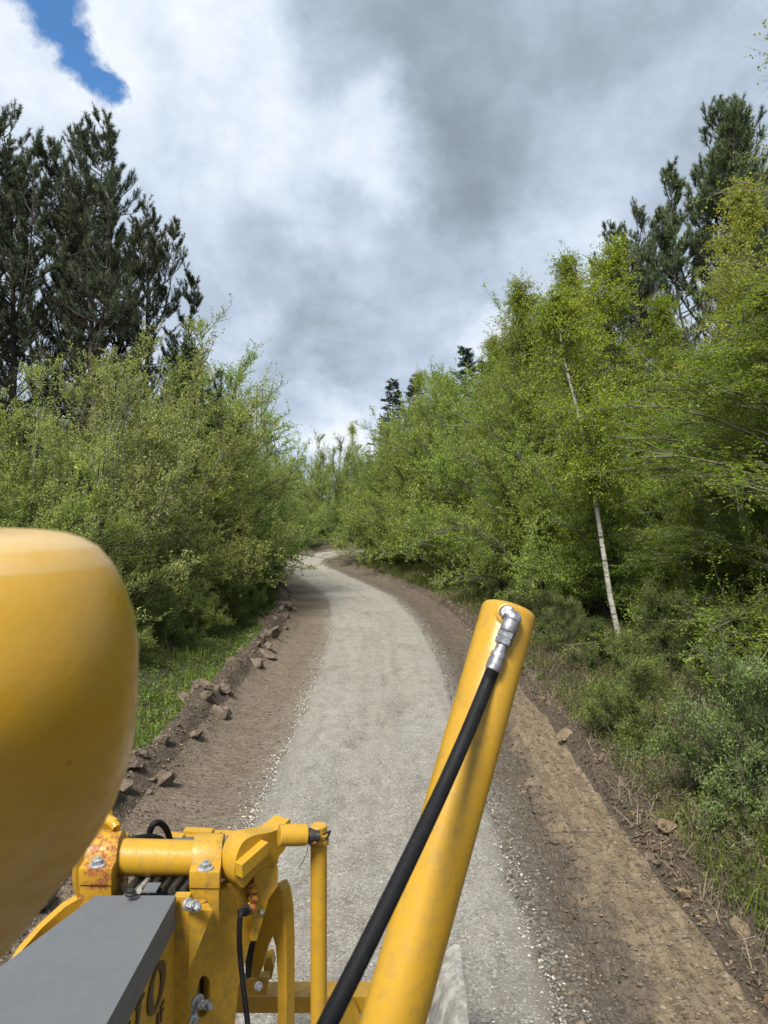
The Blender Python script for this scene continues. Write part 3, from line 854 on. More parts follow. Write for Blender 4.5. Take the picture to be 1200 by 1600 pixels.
place(P_THIN, 'birch_tree', 6.6, 25.5, .4, 1.0, 'pale thin-leaved birch with see-through crown in front of the smaller pine', 'tree', None, (1.5, 1.35, 1.6))
place(P_THIN, 'birch_tree', 7.15, 12.0, 2.0, 1.0, 'tall sparse birch whose open crown stands beside the tall pine', 'tree', None, (1.1, 1.1, 1.1))
place(P_BIR[0], 'bronze_tree', 6.9, 14.6, 1.3, .86, 'olive tree with bronze young leaves standing in front of the tall pine', 'tree', None, (1.12, 1.02, 1.3))
place(P_BIR[1], 'bronze_tree', 8.6, 13.4, 3.1, .72, 'shorter bronze-leaved tree tucked behind the spreading beech', 'tree', None, (1.15, .96, .95))
place(P_BEE, 'beech_tree', 6.3, 11.2, .6, .92, 'bright green spreading beech with level leaf sprays', 'tree', None, (1, 1, 1))
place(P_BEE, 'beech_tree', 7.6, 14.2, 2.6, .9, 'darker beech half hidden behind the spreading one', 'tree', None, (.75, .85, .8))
# pines
place(P_PIN[0], 'pine_tree', -10.7, 22.0, .4, .90, 'tall dark pine standing furthest from the track among the hedge pines', 'pine', None, (1, 1, 1))
place(P_PIN[1], 'pine_tree', -8.7, 22.0, 2.2, .94, 'tall pine with twin pointed tops in the middle of the hedge pines', 'pine', None, (1, 1, 1))
place(P_PIN[0], 'pine_tree', -8.0, 24.0, 4.4, .80, 'lower pine next to the track side of the hedge pines', 'pine', None, (1.05, 1, .95))
place(P_PIN[1], 'pine_tree', -6.3, 24.5, 1.0, .56, 'small pine poking out of the sallow hedge top', 'pine', None, (1, 1.05, 1))
place(P_PIN[0], 'pine_tree', -13.6, 24.5, 5.0, .92, 'dark pine partly behind the tall hedge pines', 'pine', None, (.9, .9, .9))
place(P_PIN[1], 'pine_tree', 9.8, 21.5, 3.3, .95, 'tall green pine rising above the birches and bronze tree', 'pine', None, (1.15, 1.25, 1.0))
place(P_PIN[0], 'pine_tree', 7.6, 22.5, 1.9, .74, 'smaller pine between the pale birch and the tall green pine', 'pine', None, (1.1, 1.15, 1.0))
place(P_PIN[0], 'pine_tree', 12.5, 23.5, 2.9, .78, 'pine behind the tall sparse birch', 'pine', None, (1.1, 1.15, 1.0))
place(P_PIN[0], 'pine_tree', 11.0, 23.2, 4.1, .90, 'pine standing close behind the tall green pine', 'pine', None, (1.1, 1.15, 1.0))
place(P_PIN[1], 'pine_tree', -11.9, 20.4, 5.4, .74, 'bushy brown-hearted pine at the end of the hedge pines', 'pine', None, (1.0, .92, .85))
place(P_PIN[1], 'pine_tree', -9.7, 23.9, 3.6, .84, 'pine filling the gap behind the two tallest hedge pines', 'pine', None, (.95, .9, .85))
# spruces far behind the bend
for x, y, sc, lb in ((.7, 58, 1.02, 'dark pointed spruce standing alone at the end of the spruce row'), (2.6, 60, 1.08, 'spruce half hidden by pale birch leaves in the spruce row'), (4.7, 60, 1.05, 'broad dark spruce in the middle of the spruce row'),
                     (6.3, 57, 1.17, 'tallest dark spruce rising over the willow thicket'), (7.9, 58, 1.10, 'small spruce tip beside the tallest spruce')):
    place(P_SPR, 'spruce_tree', x, y, rp.random() * 6.28, sc, lb, 'spruce', None, tint((1, 1, 1), .08))
place(P_THIN, 'birch_tree', 2.7, 56, .4, 1.22, 'pale distant birch among the far spruces', 'tree', None, (1.1, 1.2, 1.2))
place(P_THIN, 'birch_tree', -2.6, 68, 2.4, .95, 'pale almost leafless tree top where the track disappears', 'tree', None, (1.5, 1.4, 1.8))

# low shrubs at the foot of the wood; browner tints also paint in undergrowth shade
for x, y, k, sc, tn, lb in ((3.45, 7.0, 0, .95, (.68, .72, .72), 'knee-high grey willow shrub on the bank below the beech'), (3.1, 9.3, 0, .72, (.68, .66, .5), 'small willow shrub between the lean birch and the clay verge'),
                            (4.2, 8.8, 1, .8, (.8, .8, .7), 'dark leafy shrub behind the grey willow shrub'), (3.7, 11.2, 1, .8, (.8, .8, .6), 'leafy shrub at the foot of the lean birch'), (4.3, 6.4, 0, .95, (.62, .66, .6), 'grey willow shrub further up the bank below the beech')):
    place(P_LOW[k], 'willow_shrub', x, y, rp.random() * 6.28, sc, lb, 'shrub', 'low shrubs on the bank', tint(tn, .06), SH)
for i_, (s, t, k, sc) in enumerate(((12.2, 4.8, 0, .9), (13.4, 3.9, 1, .7), (15, 3.8, 0, .65), (17, 3.9, 1, .8), (19.2, 3.8, 0, .7), (21.5, 3.8, 1, .8), (24, 3.7, 0, .75), (27, 3.6, 1, .8))):
    x, y = st(s, t)
    place(P_LOW[k], 'willow_shrub', float(x), float(y), rp.random() * 6.28, sc, ORD[i_] + ' low leafy shrub on the shaded bank below the birches, counted from the grader', 'shrub', 'low shrubs along the shaded bank edge', tint((.55, .60, .45)), SH)  # dark tint puts the shade below the birches into the leaf colour
for i_, (s, t, k, sc) in enumerate(((9.8, -5.4, 1, .9), (11.4, -4.9, 1, .85), (13.2, -4.8, 0, .8), (15.2, -4.4, 1, 1.0), (17.2, -4.2, 0, .85), (19.2, -4.0, 1, 1.0), (21.5, -3.8, 0, .9), (24, -3.6, 1, 1.0), (27, -3.5, 0, .9), (31, -3.7, 0, .9))):
    x, y = st(s, t)
    place(P_LOW[k], 'hedge_shrub', float(x), float(y), rp.random() * 6.28, sc, ORD[i_] + ' low green shrub at the foot of the sallow hedge, counted from the grader', 'shrub', 'low shrubs at the hedge foot', tint((.95, 1.05, .8)), SH)


# ------------------------------------------------------------------ grass, weeds, stones, clods
def blades(name, n, s0, s1, t0, t1, mat, hmin, hmax, w, label, cat, lean=.5, seed=5, clump=1.2, thr=.35, pw=1.6):
    rng = np.random.default_rng(seed)
    s = s0 + (s1 - s0) * rng.random(n) ** pw; t = t0 + (t1 - t0) * rng.random(n)
    x, y = st(s, t)
    k = fbm(x * clump, y * clump, seed + 60, 3) > thr + .25 * (rng.random(n) - .5)
    x, y, s = x[k], y[k], s[k]
    z = H(x, y) - .01
    m = len(x)
    g = Geo()
    P = np.stack([x, y, z], 1)
    hh = (hmin + (hmax - hmin) * rng.random(m) ** 1.5) * (.6 + .8 * fbm(x * .9, y * .9, seed + 61, 3))
    az = rng.random(m) * 6.283; sd = np.stack([np.cos(az), np.sin(az), 0 * az], 1)
    ld = rng.random(m) * 6.283; l = np.stack([np.cos(ld), np.sin(ld), 0 * ld], 1) * (lean * rng.random(m))[:, None]
    ww = w * (.6 + .8 * rng.random(m))[:, None] * np.maximum(1, s / 14)[:, None]
    A = P; B = P + (UP * .6 + l * .35) * hh[:, None]; C = P + (UP * (1 - .25 * lean) + l) * hh[:, None]
    V = np.stack([A - sd * ww, A + sd * ww, B + sd * ww * .8, B - sd * ww * .8, C], 1).reshape(-1, 3)
    o = np.arange(m)[:, None] * 5
    g.add(V, Q=np.array([[0, 1, 2, 3]]) + o, mat=0)
    g.T.append(np.array([[3, 2, 4]]) + o); g.tm.append(np.zeros(m))
    me = g.mesh(name, [mat])
    return link(name, me, label=label, cat=cat, kind='stuff')


def herb(name, n, s0, s1, t0, t1, mat, hmax, L, W, label, cat, seed, thr=.35, pw=1.6, clump=1.1, tnt=(1, 1, 1)):
    """broad-leaved ground plants: short stems with leaves"""
    rng = np.random.default_rng(seed)
    s = s0 + (s1 - s0) * rng.random(n) ** pw; t = t0 + (t1 - t0) * rng.random(n)
    x, y = st(s, t)
    dn = fbm(x * clump, y * clump, seed + 60, 3)
    k = dn > thr + .25 * (rng.random(n) - .5)
    x, y, dn = x[k], y[k], dn[k]
    P = np.stack([x, y, H(x, y)], 1); m = len(x)
    hh = hmax * (.25 + .75 * rng.random(m)) * np.clip((dn - .2) * 2.2, .3, 1.3)
    g = Geo()
    D = unit(UP + rng.normal(size=(m, 3)) * .28)
    leafy(g, rng, P, D, hh, 9, L, W, .003, up=.2, jitter=.035, draw=.6)
    o = link(name, g.mesh(name, [mat, M['twig']]), label=label, cat=cat, kind='stuff')
    o.color = (*tnt, 1)
    return o


blades('grass', 44000, 5.5, 40, -7.5, -2.75, M['grass'], .04, .15, .004, 'short green grass on the bank under the hedge', 'grass', seed=5, thr=.30, lean=.9).color = (.95, .9, 1.0, 1)
blades('grass', 9000, 5.5, 18, -4.6, -2.9, M['grass'], .14, .36, .005, 'longer grass tufts at the edge of the dug soil', 'grass', seed=6, thr=.54, clump=1.8)
herb('ground_cover', 9500, 5.5, 36, -7.5, -2.8, M['weed'], .15, .040, .030, 'small-leaved ground cover among the grass on the bank', 'ground cover', 7, .28, tnt=(1.05, 1.15, 1.0))
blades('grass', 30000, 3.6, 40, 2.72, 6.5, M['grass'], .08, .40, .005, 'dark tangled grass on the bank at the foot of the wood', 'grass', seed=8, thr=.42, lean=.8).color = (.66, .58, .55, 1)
blades('dry_grass', 22000, 3.4, 26, 2.5, 5.0, M['dry'], .04, .30, .004, 'dry straw and dead stems on the rough bank edge', 'dry grass', seed=9, thr=.30, lean=2.0)
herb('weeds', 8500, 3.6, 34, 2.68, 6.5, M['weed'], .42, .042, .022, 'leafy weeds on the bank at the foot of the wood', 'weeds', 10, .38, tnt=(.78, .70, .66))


def litter(name, n, s0, s1, t0, t1, mat, label, seed):
    rng = np.random.default_rng(seed)
    s = s0 + (s1 - s0) * rng.random(n) ** 1.5; t = t0 + (t1 - t0) * rng.random(n) ** 1.4
    x, y = st(s, t); k = fbm(x * 1.4, y * 1.4, seed, 3) > .40 + .3 * (rng.random(n) - .5); x, y = x[k], y[k]
    m = len(x); g = Geo()
    g.leaves(np.stack([x, y, H(x, y) + .008], 1), unit(rdir(rng, m) * np.array([1, 1, .3])), unit(UP + rdir(rng, m) * .5), .03 + .03 * rng.random(m), .02 + .015 * rng.random(m))
    return link(name, g.mesh(name, [mat]), label=label, cat='leaf litter', kind='stuff')


M['litter'] = leaf_mat('dead_leaf', (.085, .058, .035), (.170, .125, .080), .05, .5, .9)
litter('leaf_litter', 14000, 3.5, 24, 2.45, 5.0, M['litter'], 'brown dead leaves strewn over the rough bank below the wood', 77)
litter('leaf_litter', 5000, 5, 22, -2.8, -6.0, M['litter'], 'brown dead leaves lying in the bank grass under the hedge', 78)


def rock_mesh(seed, rough=.35, flat=.65):
    rng = np.random.default_rng(seed)
    bm = bmesh.new(); bmesh.ops.create_icosphere(bm, subdivisions=3, radius=1)
    pl = [(Vector(rdir(rng, 1)[0]), .42 + .4 * rng.random()) for _ in range(11)]
    for v in bm.verts:
        c = v.co.copy()
        for nrm, d in pl:
            q = c.dot(nrm)
            if q > d: c -= nrm * (q - d)
        q_ = fbm(np.array([c.x * 2.2 + c.z * 1.7 + seed]), np.array([c.y * 2.2 - c.z * 1.3]), seed, 4, .6)[0]
        c *= 1 + rough * (1.1 * (q_ - .5) + .10 * (rng.random() - .5))
        v.co = Vector((c.x, c.y * .8, c.z * flat))
    me = bpy.data.meshes.new('clod'); bm.to_mesh(me); bm.free()
    return me


def soil_mat(name, c1, c2, c3):
    m, nt, bs = new_mat(name); b = NB(nt)
    f = b.noise(b.pos(), 9, 7, .65); g = b.noise(b.pos(), 60, 4, .7)
    c = b.ramp(f, ((.3, c1), (.5, c2), (.7, c3)))
    c = b.mix(b.mrange(g, .4, .7, 0, .4), c, c1)
    b.l(c, bs.inputs['Base Color']); bs.inputs['Roughness'].default_value = .95; bs.inputs['Specular IOR Level'].default_value = .1
    b.bump(b.math('ADD', f, b.math('MULTIPLY', g, .5)), .9, .03, bs)
    return m


M['clod'] = soil_mat('dug_clay', (.080, .060, .043), (.140, .110, .081), (.205, .167, .128))
M['ochre'] = soil_mat('ochre_clay', (.110, .078, .050), (.185, .140, .090), (.265, .208, .140))
CL = [rock_mesh(500 + i, .5, .5 + .3 * (i % 3) / 2) for i in range(9)]
CLo = [m.copy() for m in CL[:5]]
for m in CL: m.materials.append(M['clod'])
for m in CLo: m.materials.append(M['ochre'])
rc = np.random.default_rng(31)


def clod(me, x, y, r, nm, label, group, sink=.38, rot=None, zs=1):
    o = link(nm, me, label=label, cat='clod', group=group)
    o.location = (x, y, H(x, y) + r * (.44 - sink)); o.scale = (r, r * (.75 + .4 * rc.random()), r * (.7 + .4 * rc.random()) * zs)
    o.rotation_euler = rot or (rc.normal() * .4, rc.normal() * .4, rc.random() * 6.28)
    return o


CC = 5.0 + 28 * rc.random(24) ** 1.3
for k in range(150):
    s = float(CC[rc.integers(0, 24)] + rc.normal() * .38); t = -2.66 + rc.normal() * .25
    if t > -2.28: t = -2.3 - .1 * rc.random()
    x, y = st(s, t)
    clod(CL[rc.integers(0, 9)], float(x), float(y), .035 + .19 * rc.random() ** 2.6 + (.02 if s > 12 else 0), 'soil_clod', 'brown clay lump in the dug ridge along the grassy bank', 'clay lumps along the grassy bank')
for px_s, px_t, r, lb in ((7.05, -2.62, .24, 'large smooth-faced clay block in the dug ridge'), (6.75, -2.92, .26, 'broad crumbling clay heap behind the large smooth-faced block'), (7.75, -2.55, .16, 'pair-topped clay slab past the large block'), (11.6, -2.5, .19, 'pale angular clay slab halfway along the dug ridge'), (15.8, -2.5, .2, 'pale lump crowning the far dug ridge')):
    x, y = st(px_s, px_t)
    clod(CL[int(px_s * 7) % 9], float(x), float(y), r, 'soil_clod', lb, 'clay lumps along the grassy bank', .15)
for k in range(75):
    s = 3.9 + 20 * rc.random() ** 1.4; t = 2.62 + rc.normal() * .16
    x, y = st(s, t)
    clod((CL + CLo * 2)[rc.integers(0, 19)], float(x), float(y), .03 + .085 * rc.random() ** 2, 'soil_clod', 'clay lump turned up along the rough bank edge below the wood', 'clay lumps below the wood')
for s, t, r, lb in ((9.6, 2.42, .15, 'flat ochre clay slab lifted at the bank edge'), (6.75, 2.72, .12, 'pale upright clay lump by the dry stems'), (5.1, 2.9, .16, 'rounded clay lump beside the grey willow shrub')):
    x, y = st(s, t)
    clod(CLo[int(s * 3) % 5], float(x), float(y), r, 'soil_clod', lb, 'clay lumps below the wood', .15)


def stones(name, pts, r0, r1, mat, label, cat, seed):
    rng = np.random.default_rng(seed)
    x, y, zz = pts; m = len(x)
    r = (r0 + (r1 - r0) * rng.random(m) ** 2.5)
    base = np.array([[1, 0, 0], [0, 1, 0], [-1, 0, 0], [0, -1, 0], [0, 0, .7], [0, 0, -.6]])
    F = np.array([[0, 1, 4], [1, 2, 4], [2, 3, 4], [3, 0, 4], [1, 0, 5], [2, 1, 5], [3, 2, 5], [0, 3, 5]])
    V = base[None] * (r[:, None, None] * (.55 + .8 * rng.random((m, 6, 1))))
    a = rng.random(m) * 6.28; ca, sa = np.cos(a)[:, None], np.sin(a)[:, None]
    V = np.stack([V[..., 0] * ca - V[..., 1] * sa, V[..., 0] * sa + V[..., 1] * ca, V[..., 2]], -1) + np.stack([x, y, zz + r * .15], 1)[:, None]
    g = Geo(); g.add(V.reshape(-1, 3), T=(F[None] + (np.arange(m) * 6)[:, None, None]).reshape(-1, 3))
    return link(name, g.mesh(name, [mat]), label=label, cat=cat, kind='stuff')


M['chip'] = leaf_mat('limestone_chip', (.22, .205, .18), (.42, .405, .375), 0.0, .55, .85, .3)
M['white_chip'] = leaf_mat('white_chip', (.34, .33, .31), (.52, .51, .49), 0.0, .6, .85, .3)
M['road_chip'] = leaf_mat('road_chip', (.20, .19, .165), (.40, .385, .35), 0.0, .5, .9, .2)
M['crumb'] = leaf_mat('soil_crumb', (.085, .065, .047), (.185, .148, .110), 0.0, .55, .95, .1)
rs = np.random.default_rng(91)
n = 9000
s = 4.0 + 24 * rs.random(n) ** 1.5; sg = np.where(rs.random(n) < .65, -1, 1); t = sg * (1.10 + np.abs(rs.normal(size=n)) * .16 - .12 * (rs.random(n) < .4) * np.abs(rs.normal(size=n)))
x, y = st(s, t)
k_ = (fbm(s * .7, sg * 3., 71, 3) > .42 + .3 * (rs.random(n) - .5)) & (sg > 0)
kl = (sg < 0) & (fbm(s * .5, sg * 3., 72, 3) > .36 + .3 * (rs.random(n) - .5))
stones('gravel', (x[kl], y[kl], np.maximum(H(x[kl], y[kl]), np.where(np.abs(t[kl]) < 1.2, .006, -1))), .003, .013, M['white_chip'], 'loose white limestone chippings along the track edge below the grassy bank', 'gravel', 6)
x, y, t = x[k_], y[k_], t[k_]
stones('gravel', (x, y, np.maximum(H(x, y), np.where(np.abs(t) < 1.2, .006, -1))), .004, .018, M['chip'], 'dull stone chippings along the track edge below the wood', 'gravel', 3)
n = 14000
s = 4.0 + 18 * rs.random(n) ** 1.5; t = (rs.random(n) * 2 - 1) * 1.2
x, y = st(s, t)
stones('gravel', (x, y, .008 + .028 * (1 - (t / 1.32) ** 2)), .003, .011, M['road_chip'], 'scattered small stones on the track surface', 'gravel', 4)
n = 16000
s = 3.8 + 26 * rs.random(n) ** 1.6
t = np.where(rs.random(n) < .55, -2.55 + rs.normal(size=n) * .22, 2.35 + rs.normal(size=n) * .42); t = np.where(np.abs(t) < 1.36, np.sign(t) * 1.5, t)
n2 = 12000
s = np.concatenate([s, 4.2 + 16 * rs.random(n2) ** 1.6]); t = np.concatenate([t, np.where(rs.random(n2) < .5, -1, 1) * (1.28 + 1.1 * rs.random(n2))])
x, y = st(s, t)
stones('soil_crumbs', (x, y, H(x, y)), .004, .022, M['crumb'], 'crumbled soil along the dug verges', 'soil', 5)


# ------------------------------------------------------------------ motor grader (front frame seen from the cab)
def paint_mat(name, col, rust=.0, dirt=.25, rough=.38, chips=.72, pale_top=0.):
    m, nt, bs = new_mat(name); b = NB(nt)
    p = b.pos()
    big = b.noise(p, 4.5, 6, .6); fine = b.noise(p, 34, 6, .65, .2); spk = b.noise(p, 130, 3, .6)
    c = b.mix(b.mrange(big, .35, .7, 0, .35), col, tuple(v * .8 for v in col))
    c = b.mix(b.mrange(fine, .44, .68, 0, dirt), c, (.17, .115, .05))
    grime = b.noise(b.pos(), 11, 7, .7, .6)
    c = b.mix(b.mrange(grime, .54, .70, 0, dirt * 1.0, True), c, (.10, .075, .045))
    c = b.mix(b.mrange(spk, chips, chips + .06, 0, .8), c, (.10, .060, .030))
    if rust:
        rm = b.mrange(b.math('ADD', b.math('MULTIPLY', fine, .6), b.math('MULTIPLY', big, .5)), .62 - .25 * rust, .74 - .25 * rust)
        rc_ = b.ramp(spk, ((.35, (.13, .045, .018)), (.55, (.30, .10, .025)), (.7, (.42, .17, .04))))
        c = b.mix(rm, c, rc_)
        b.l(b.mrange(rm, 0, 1, rough, .85), bs.inputs['Roughness'])
    else:
        b.l(b.mrange(fine, .35, .7, rough - .08, rough + .2), bs.inputs['Roughness'])
    if pale_top:                                  # pale tan mixed in on upward faces
        sp = b.n('ShaderNodeSeparateXYZ'); b.l(b.n('ShaderNodeNewGeometry').outputs['True Normal'], sp.inputs[0])
        dm = b.math('MULTIPLY', b.mrange(b.math('ADD', sp.outputs[2], b.math('MULTIPLY', b.math('SUBTRACT', fine, .5), .5)), .35, .95), pale_top)
        c = b.mix(dm, c, (.46, .36, .20))
    b.l(c, bs.inputs['Base Color'])
    bs.inputs['Coat Weight'].default_value = .08; bs.inputs['Specular IOR Level'].default_value = .35; bs.inputs['Coat Roughness'].default_value = .25
    b.bump(b.math('ADD', fine, b.math('MULTIPLY', spk, .5)), .12, .004, bs)
    return m


def plain_mat(name, col, rough=.5, metal=0., var=.3, scale=40):
    m, nt, bs = new_mat(name); b = NB(nt)
    f = b.noise(b.pos(), scale, 5, .65)
    b.l(b.mix(b.mrange(f, .35, .7, 0, 1), tuple(v * (1 - var) for v in col), tuple(v * (1 + var) for v in col)), bs.inputs['Base Color'])
    b.l(b.mrange(f, .3, .7, rough - .08, rough + .12), bs.inputs['Roughness']); bs.inputs['Metallic'].default_value = metal
    b.bump(f, .15, .003, bs)
    return m


YEL = (.415, .234, .018)
M['yellow'] = paint_mat('yellow_paint', YEL, 0, .26, .38, .70)
M['yellow_worn'] = paint_mat('worn_yellow_paint', YEL, 0, .5, .42, .68)
M['yellow_near'] = paint_mat('clean_yellow_paint', YEL, 0, .10, .34, .74, .6)
_c = M['yellow_near'].node_tree.nodes['Principled BSDF']; _c.inputs['Coat Weight'].default_value = .2; _c.inputs['Coat Roughness'].default_value = .32
M['rusty'] = paint_mat('rusty_yellow_paint', YEL, .52, .5)
M['grey_paint'] = paint_mat('grey_cover_paint', (.098, .107, .115), 0, .10, .55, .66)
M['rubber'] = plain_mat('black_rubber', (.006, .006, .007), .6, 0, .3)
M['rubber'].node_tree.nodes['Principled BSDF'].inputs['Specular IOR Level'].default_value = .2
M['steel'] = plain_mat('zinc_steel', (.36, .36, .37), .38, .85, .25, 60)
M['bolt'] = plain_mat('bolt_steel', (.33, .34, .34), .5, .5, .3, 60)
M['ink'] = plain_mat('dark_decal', (.055, .035, .018), .5, 0, .2)
M['dusty_steel'] = plain_mat('dusty_blade_steel', (.27, .255, .225), .75, .1, .35, 14)
M['dark'] = plain_mat('greasy_black_metal', (.022, .021, .020), .5, .2, .3)

grader = link('motor_grader', None, label='yellow motor grader front frame and blade lift gear seen from its cab', cat='grader', loc=(-.8, 2.4, 0))
GI = Matrix.Translation(-Vector(grader.location))


def px(x, y, d): return Vector(((x - CX) / FPX * d, d, CAM_H - (y - CY) / FPX * d))


def on_plane(x, y, p0, n):
    r = px(x, y, 1.0) - Vector((0, 0, CAM_H)); o = Vector((0, 0, CAM_H))
    return o + r * ((Vector(p0) - o).dot(n) / r.dot(n))


def gpart(name, bm, mat, parent=None, smooth=True, label=None, bevel=0):
    if bevel:
        ed = [e for e in bm.edges if len(e.link_faces) == 2 and e.calc_face_angle(0) > RAD(35)]
        if ed: bmesh.ops.bevel(bm, geom=ed, offset=bevel, segments=2, affect='EDGES', profile=.6, clamp_overlap=True)
    bmesh.ops.recalc_face_normals(bm, faces=bm.faces[:])
    bm.transform(GI)
    me = bpy.data.meshes.new(name); bm.to_mesh(me); bm.free()
    me.materials.append(mat)
    if smooth:
        me.polygons.foreach_set('use_smooth', np.ones(len(me.polygons), bool))
        me.set_sharp_from_angle(angle=RAD(40))
    o = link(name, me, parent=parent or grader)
    if label: o['label'] = label
    return o


def frame_of(ax):
    ax = Vector(ax).normalized(); ref = Vector((0, 0, 1)) if abs(ax.z) < .9 else Vector((1, 0, 0))
    u = ax.cross(ref).normalized(); return ax, u, ax.cross(u)


def b_lathe(bm, A, axis, prof, seg=32):
    """prof: (distance along axis, radius) pairs, closed with end caps"""
    ax, u, w = frame_of(axis); A = Vector(A); rings = []
    for d, r in prof:
        rings.append([bm.verts.new(A + ax * d + (u * math.cos(a) + w * math.sin(a)) * r) for a in [2 * math.pi * k / seg for k in range(seg)]])
    for r0, r1 in zip(rings, rings[1:]):
        for k in range(seg): bm.faces.new((r0[k], r0[(k + 1) % seg], r1[(k + 1) % seg], r1[k]))
    bm.faces.new(rings[0][::-1]); bm.faces.new(rings[-1])


def lathe(name, A, axis, prof, mat, parent=None, seg=32, label=None):
    bm = bmesh.new(); b_lathe(bm, A, axis, prof, seg); return gpart(name, bm, mat, parent, label=label)


def rod(name, A, B, r, mat, parent=None, seg=24, bev=.003, label=None):
    L = (Vector(B) - Vector(A)).length
    return lathe(name, A, Vector(B) - Vector(A), [(0, r - bev), (bev, r), (L - bev, r), (L, r - bev)], mat, parent, seg, label)


def tube_path(name, pts, r, mat, parent=None, seg=12, sub=10, label=None):
    P = catmull3([Vector(p) for p in pts], sub); bm = bmesh.new(); rings = []
    for i, p in enumerate(P):
        tg = (P[min(i + 1, len(P) - 1)] - P[max(i - 1, 0)]).normalized()
        u = tg.cross(Vector((.2, .3, .93))).normalized(); w = tg.cross(u)
        rings.append([bm.verts.new(p + (u * math.cos(2 * math.pi * k / seg) + w * math.sin(2 * math.pi * k / seg)) * r) for k in range(seg)])
    for a, b in zip(rings, rings[1:]):
        for k in range(seg): bm.faces.new((a[k], a[(k + 1) % seg], b[(k + 1) % seg], b[k]))
    bm.faces.new(rings[0][::-1]); bm.faces.new(rings[-1])
    return gpart(name, bm, mat, parent, label=label)


def catmull3(P, n):
    Q = [P[0] * 2 - P[1]] + list(P) + [P[-1] * 2 - P[-2]]; out = []
    for i in range(1, len(Q) - 2):
        a, b, c, d = Q[i - 1:i + 3]
        for k in range(n):
            u = k / n
            out.append(.5 * (2 * b + (c - a) * u + (2 * a - 5 * b + 4 * c - d) * u * u + (3 * b - a - 3 * c + d) * u ** 3))
    out.append(P[-1]); return out


def smooth_loop(pts, n=4):
    P = [Vector((p[0], p[1], 0)) for p in pts]; m = len(P); out = []
    for i in range(m):
        a, b, c, d = P[i - 1], P[i], P[(i + 1) % m], P[(i + 2) % m]
        for k in range(n):
            u = k / n; q = .5 * (2 * b + (c - a) * u + (2 * a - 5 * b + 4 * c - d) * u * u + (3 * b - a - 3 * c + d) * u ** 3); out.append((q.x, q.y))
    return out


def solid(bm, loops3, ext):
    """planar loops (outer first, then holes) filled and extruded by the vector ext"""
    edges = []
    for lp in loops3:
        vs_ = [bm.verts.new(v) for v in lp]
        for i in range(len(vs_)): edges.append(bm.edges.new((vs_[i], vs_[(i + 1) % len(vs_)])))
    r = bmesh.ops.triangle_fill(bm, edges=edges, use_beauty=True, use_dissolve=False)
    fs = [f for f in r['geom'] if isinstance(f, bmesh.types.BMFace)]
    e = bmesh.ops.extrude_face_region(bm, geom=fs, use_keep_orig=True)
    bmesh.ops.translate(bm, verts=[v for v in e['geom'] if isinstance(v, bmesh.types.BMVert)], vec=Vector(ext))


def plate(name, outline, p0, n, thick, mat, parent=None, holes=(), curve=True, bevel=.003, label=None):
    n = Vector(n).normalized(); bm = bmesh.new(); loops = []
    for lp in (outline, *holes):
        q = smooth_loop(lp) if curve else lp
        loops.append([on_plane(a, b_, p0, n) for a, b_ in q])
    solid(bm, loops, -n * thick if n.y < 0 else n * thick)
    return gpart(name, bm, mat, parent, bevel=0, label=label)


def hexa(name, corners, mat, parent=None, bevel=.004, label=None):
    """eight corners: bottom four then top four"""
    bm = bmesh.new(); v = [bm.verts.new(c) for c in corners]
    for f in ((0, 1, 2, 3), (4, 5, 6, 7), (0, 1, 5, 4), (1, 2, 6, 5), (2, 3, 7, 6), (3, 0, 4, 7)): bm.faces.new([v[i] for i in f])
    return gpart(name, bm, mat, parent, bevel=bevel, label=label)


def box(name, c, sx, sy, sz, mat, parent=None, bevel=.004, yaw=0, label=None):
    R = Matrix.Rotation(yaw, 3, 'Z'); c = Vector(c)
    q = [c + R @ Vector((a * sx / 2, b_ * sy / 2, k * sz / 2)) for k in (-1, 1) for a, b_ in ((-1, -1), (1, -1), (1, 1), (-1, 1))]
    return hexa(name, q, mat, parent, bevel, label)


def bolt(P0, axis, r, h, parent, mat=None, washer=True, name='bolt'):
    bm = bmesh.new()
    if washer: b_lathe(bm, P0, axis, [(-.004, r * 1.5), (.002, r * 1.5), (.004, r * 1.35)], 20)
    ax, u, w = frame_of(axis); A = Vector(P0) + ax * .003
    prof = [(0, r), (h * .85, r), (h, r * .8)]
    b_lathe(bm, A, axis, prof, 6)
    b_lathe(bm, A + ax * h * .9, axis, [(0, r * .45), (h * .35, r * .42)], 10)
    return gpart(name, bm, mat or M['bolt'], parent)


# --- grey cover over the frame with its hanging side flange
zc = 1.755
XR, XLf, YF, YB = -.675, -.937, 2.40, 1.25
XLb = XLf - .30 * (YF - YB)
bm = bmesh.new()
top = [(XLb, YB, zc), (XR, YB, zc), (XR, YF, zc), (XLf, YF, zc)]
bot = [(x_, y_, zc - .098) for x_, y_, _ in top]
v = [bm.verts.new(p) for p in top + bot]
for f in ((0, 1, 2, 3), (7, 6, 5, 4), (0, 4, 5, 1), (1, 5, 6, 2), (2, 6, 7, 3), (3, 7, 4, 0)): bm.faces.new([v[i] for i in f])
cover = gpart('frame_cover', bm, M['grey_paint'], bevel=.008, label='grey painted sheet cover on top of the frame')
bolt(px(88, 1507, 2.328), (0, 0, 1), .013, .010, cover, M['dark'])
bolt(px(206, 1399, 2.38) + Vector((0, -.01, .012)), (0, 0, 1), .012, .010, cover, M['dark'])
box('bracket', px(237, 1387, 2.44), .045, .06, .004, M['grey_paint'], cover, .001)

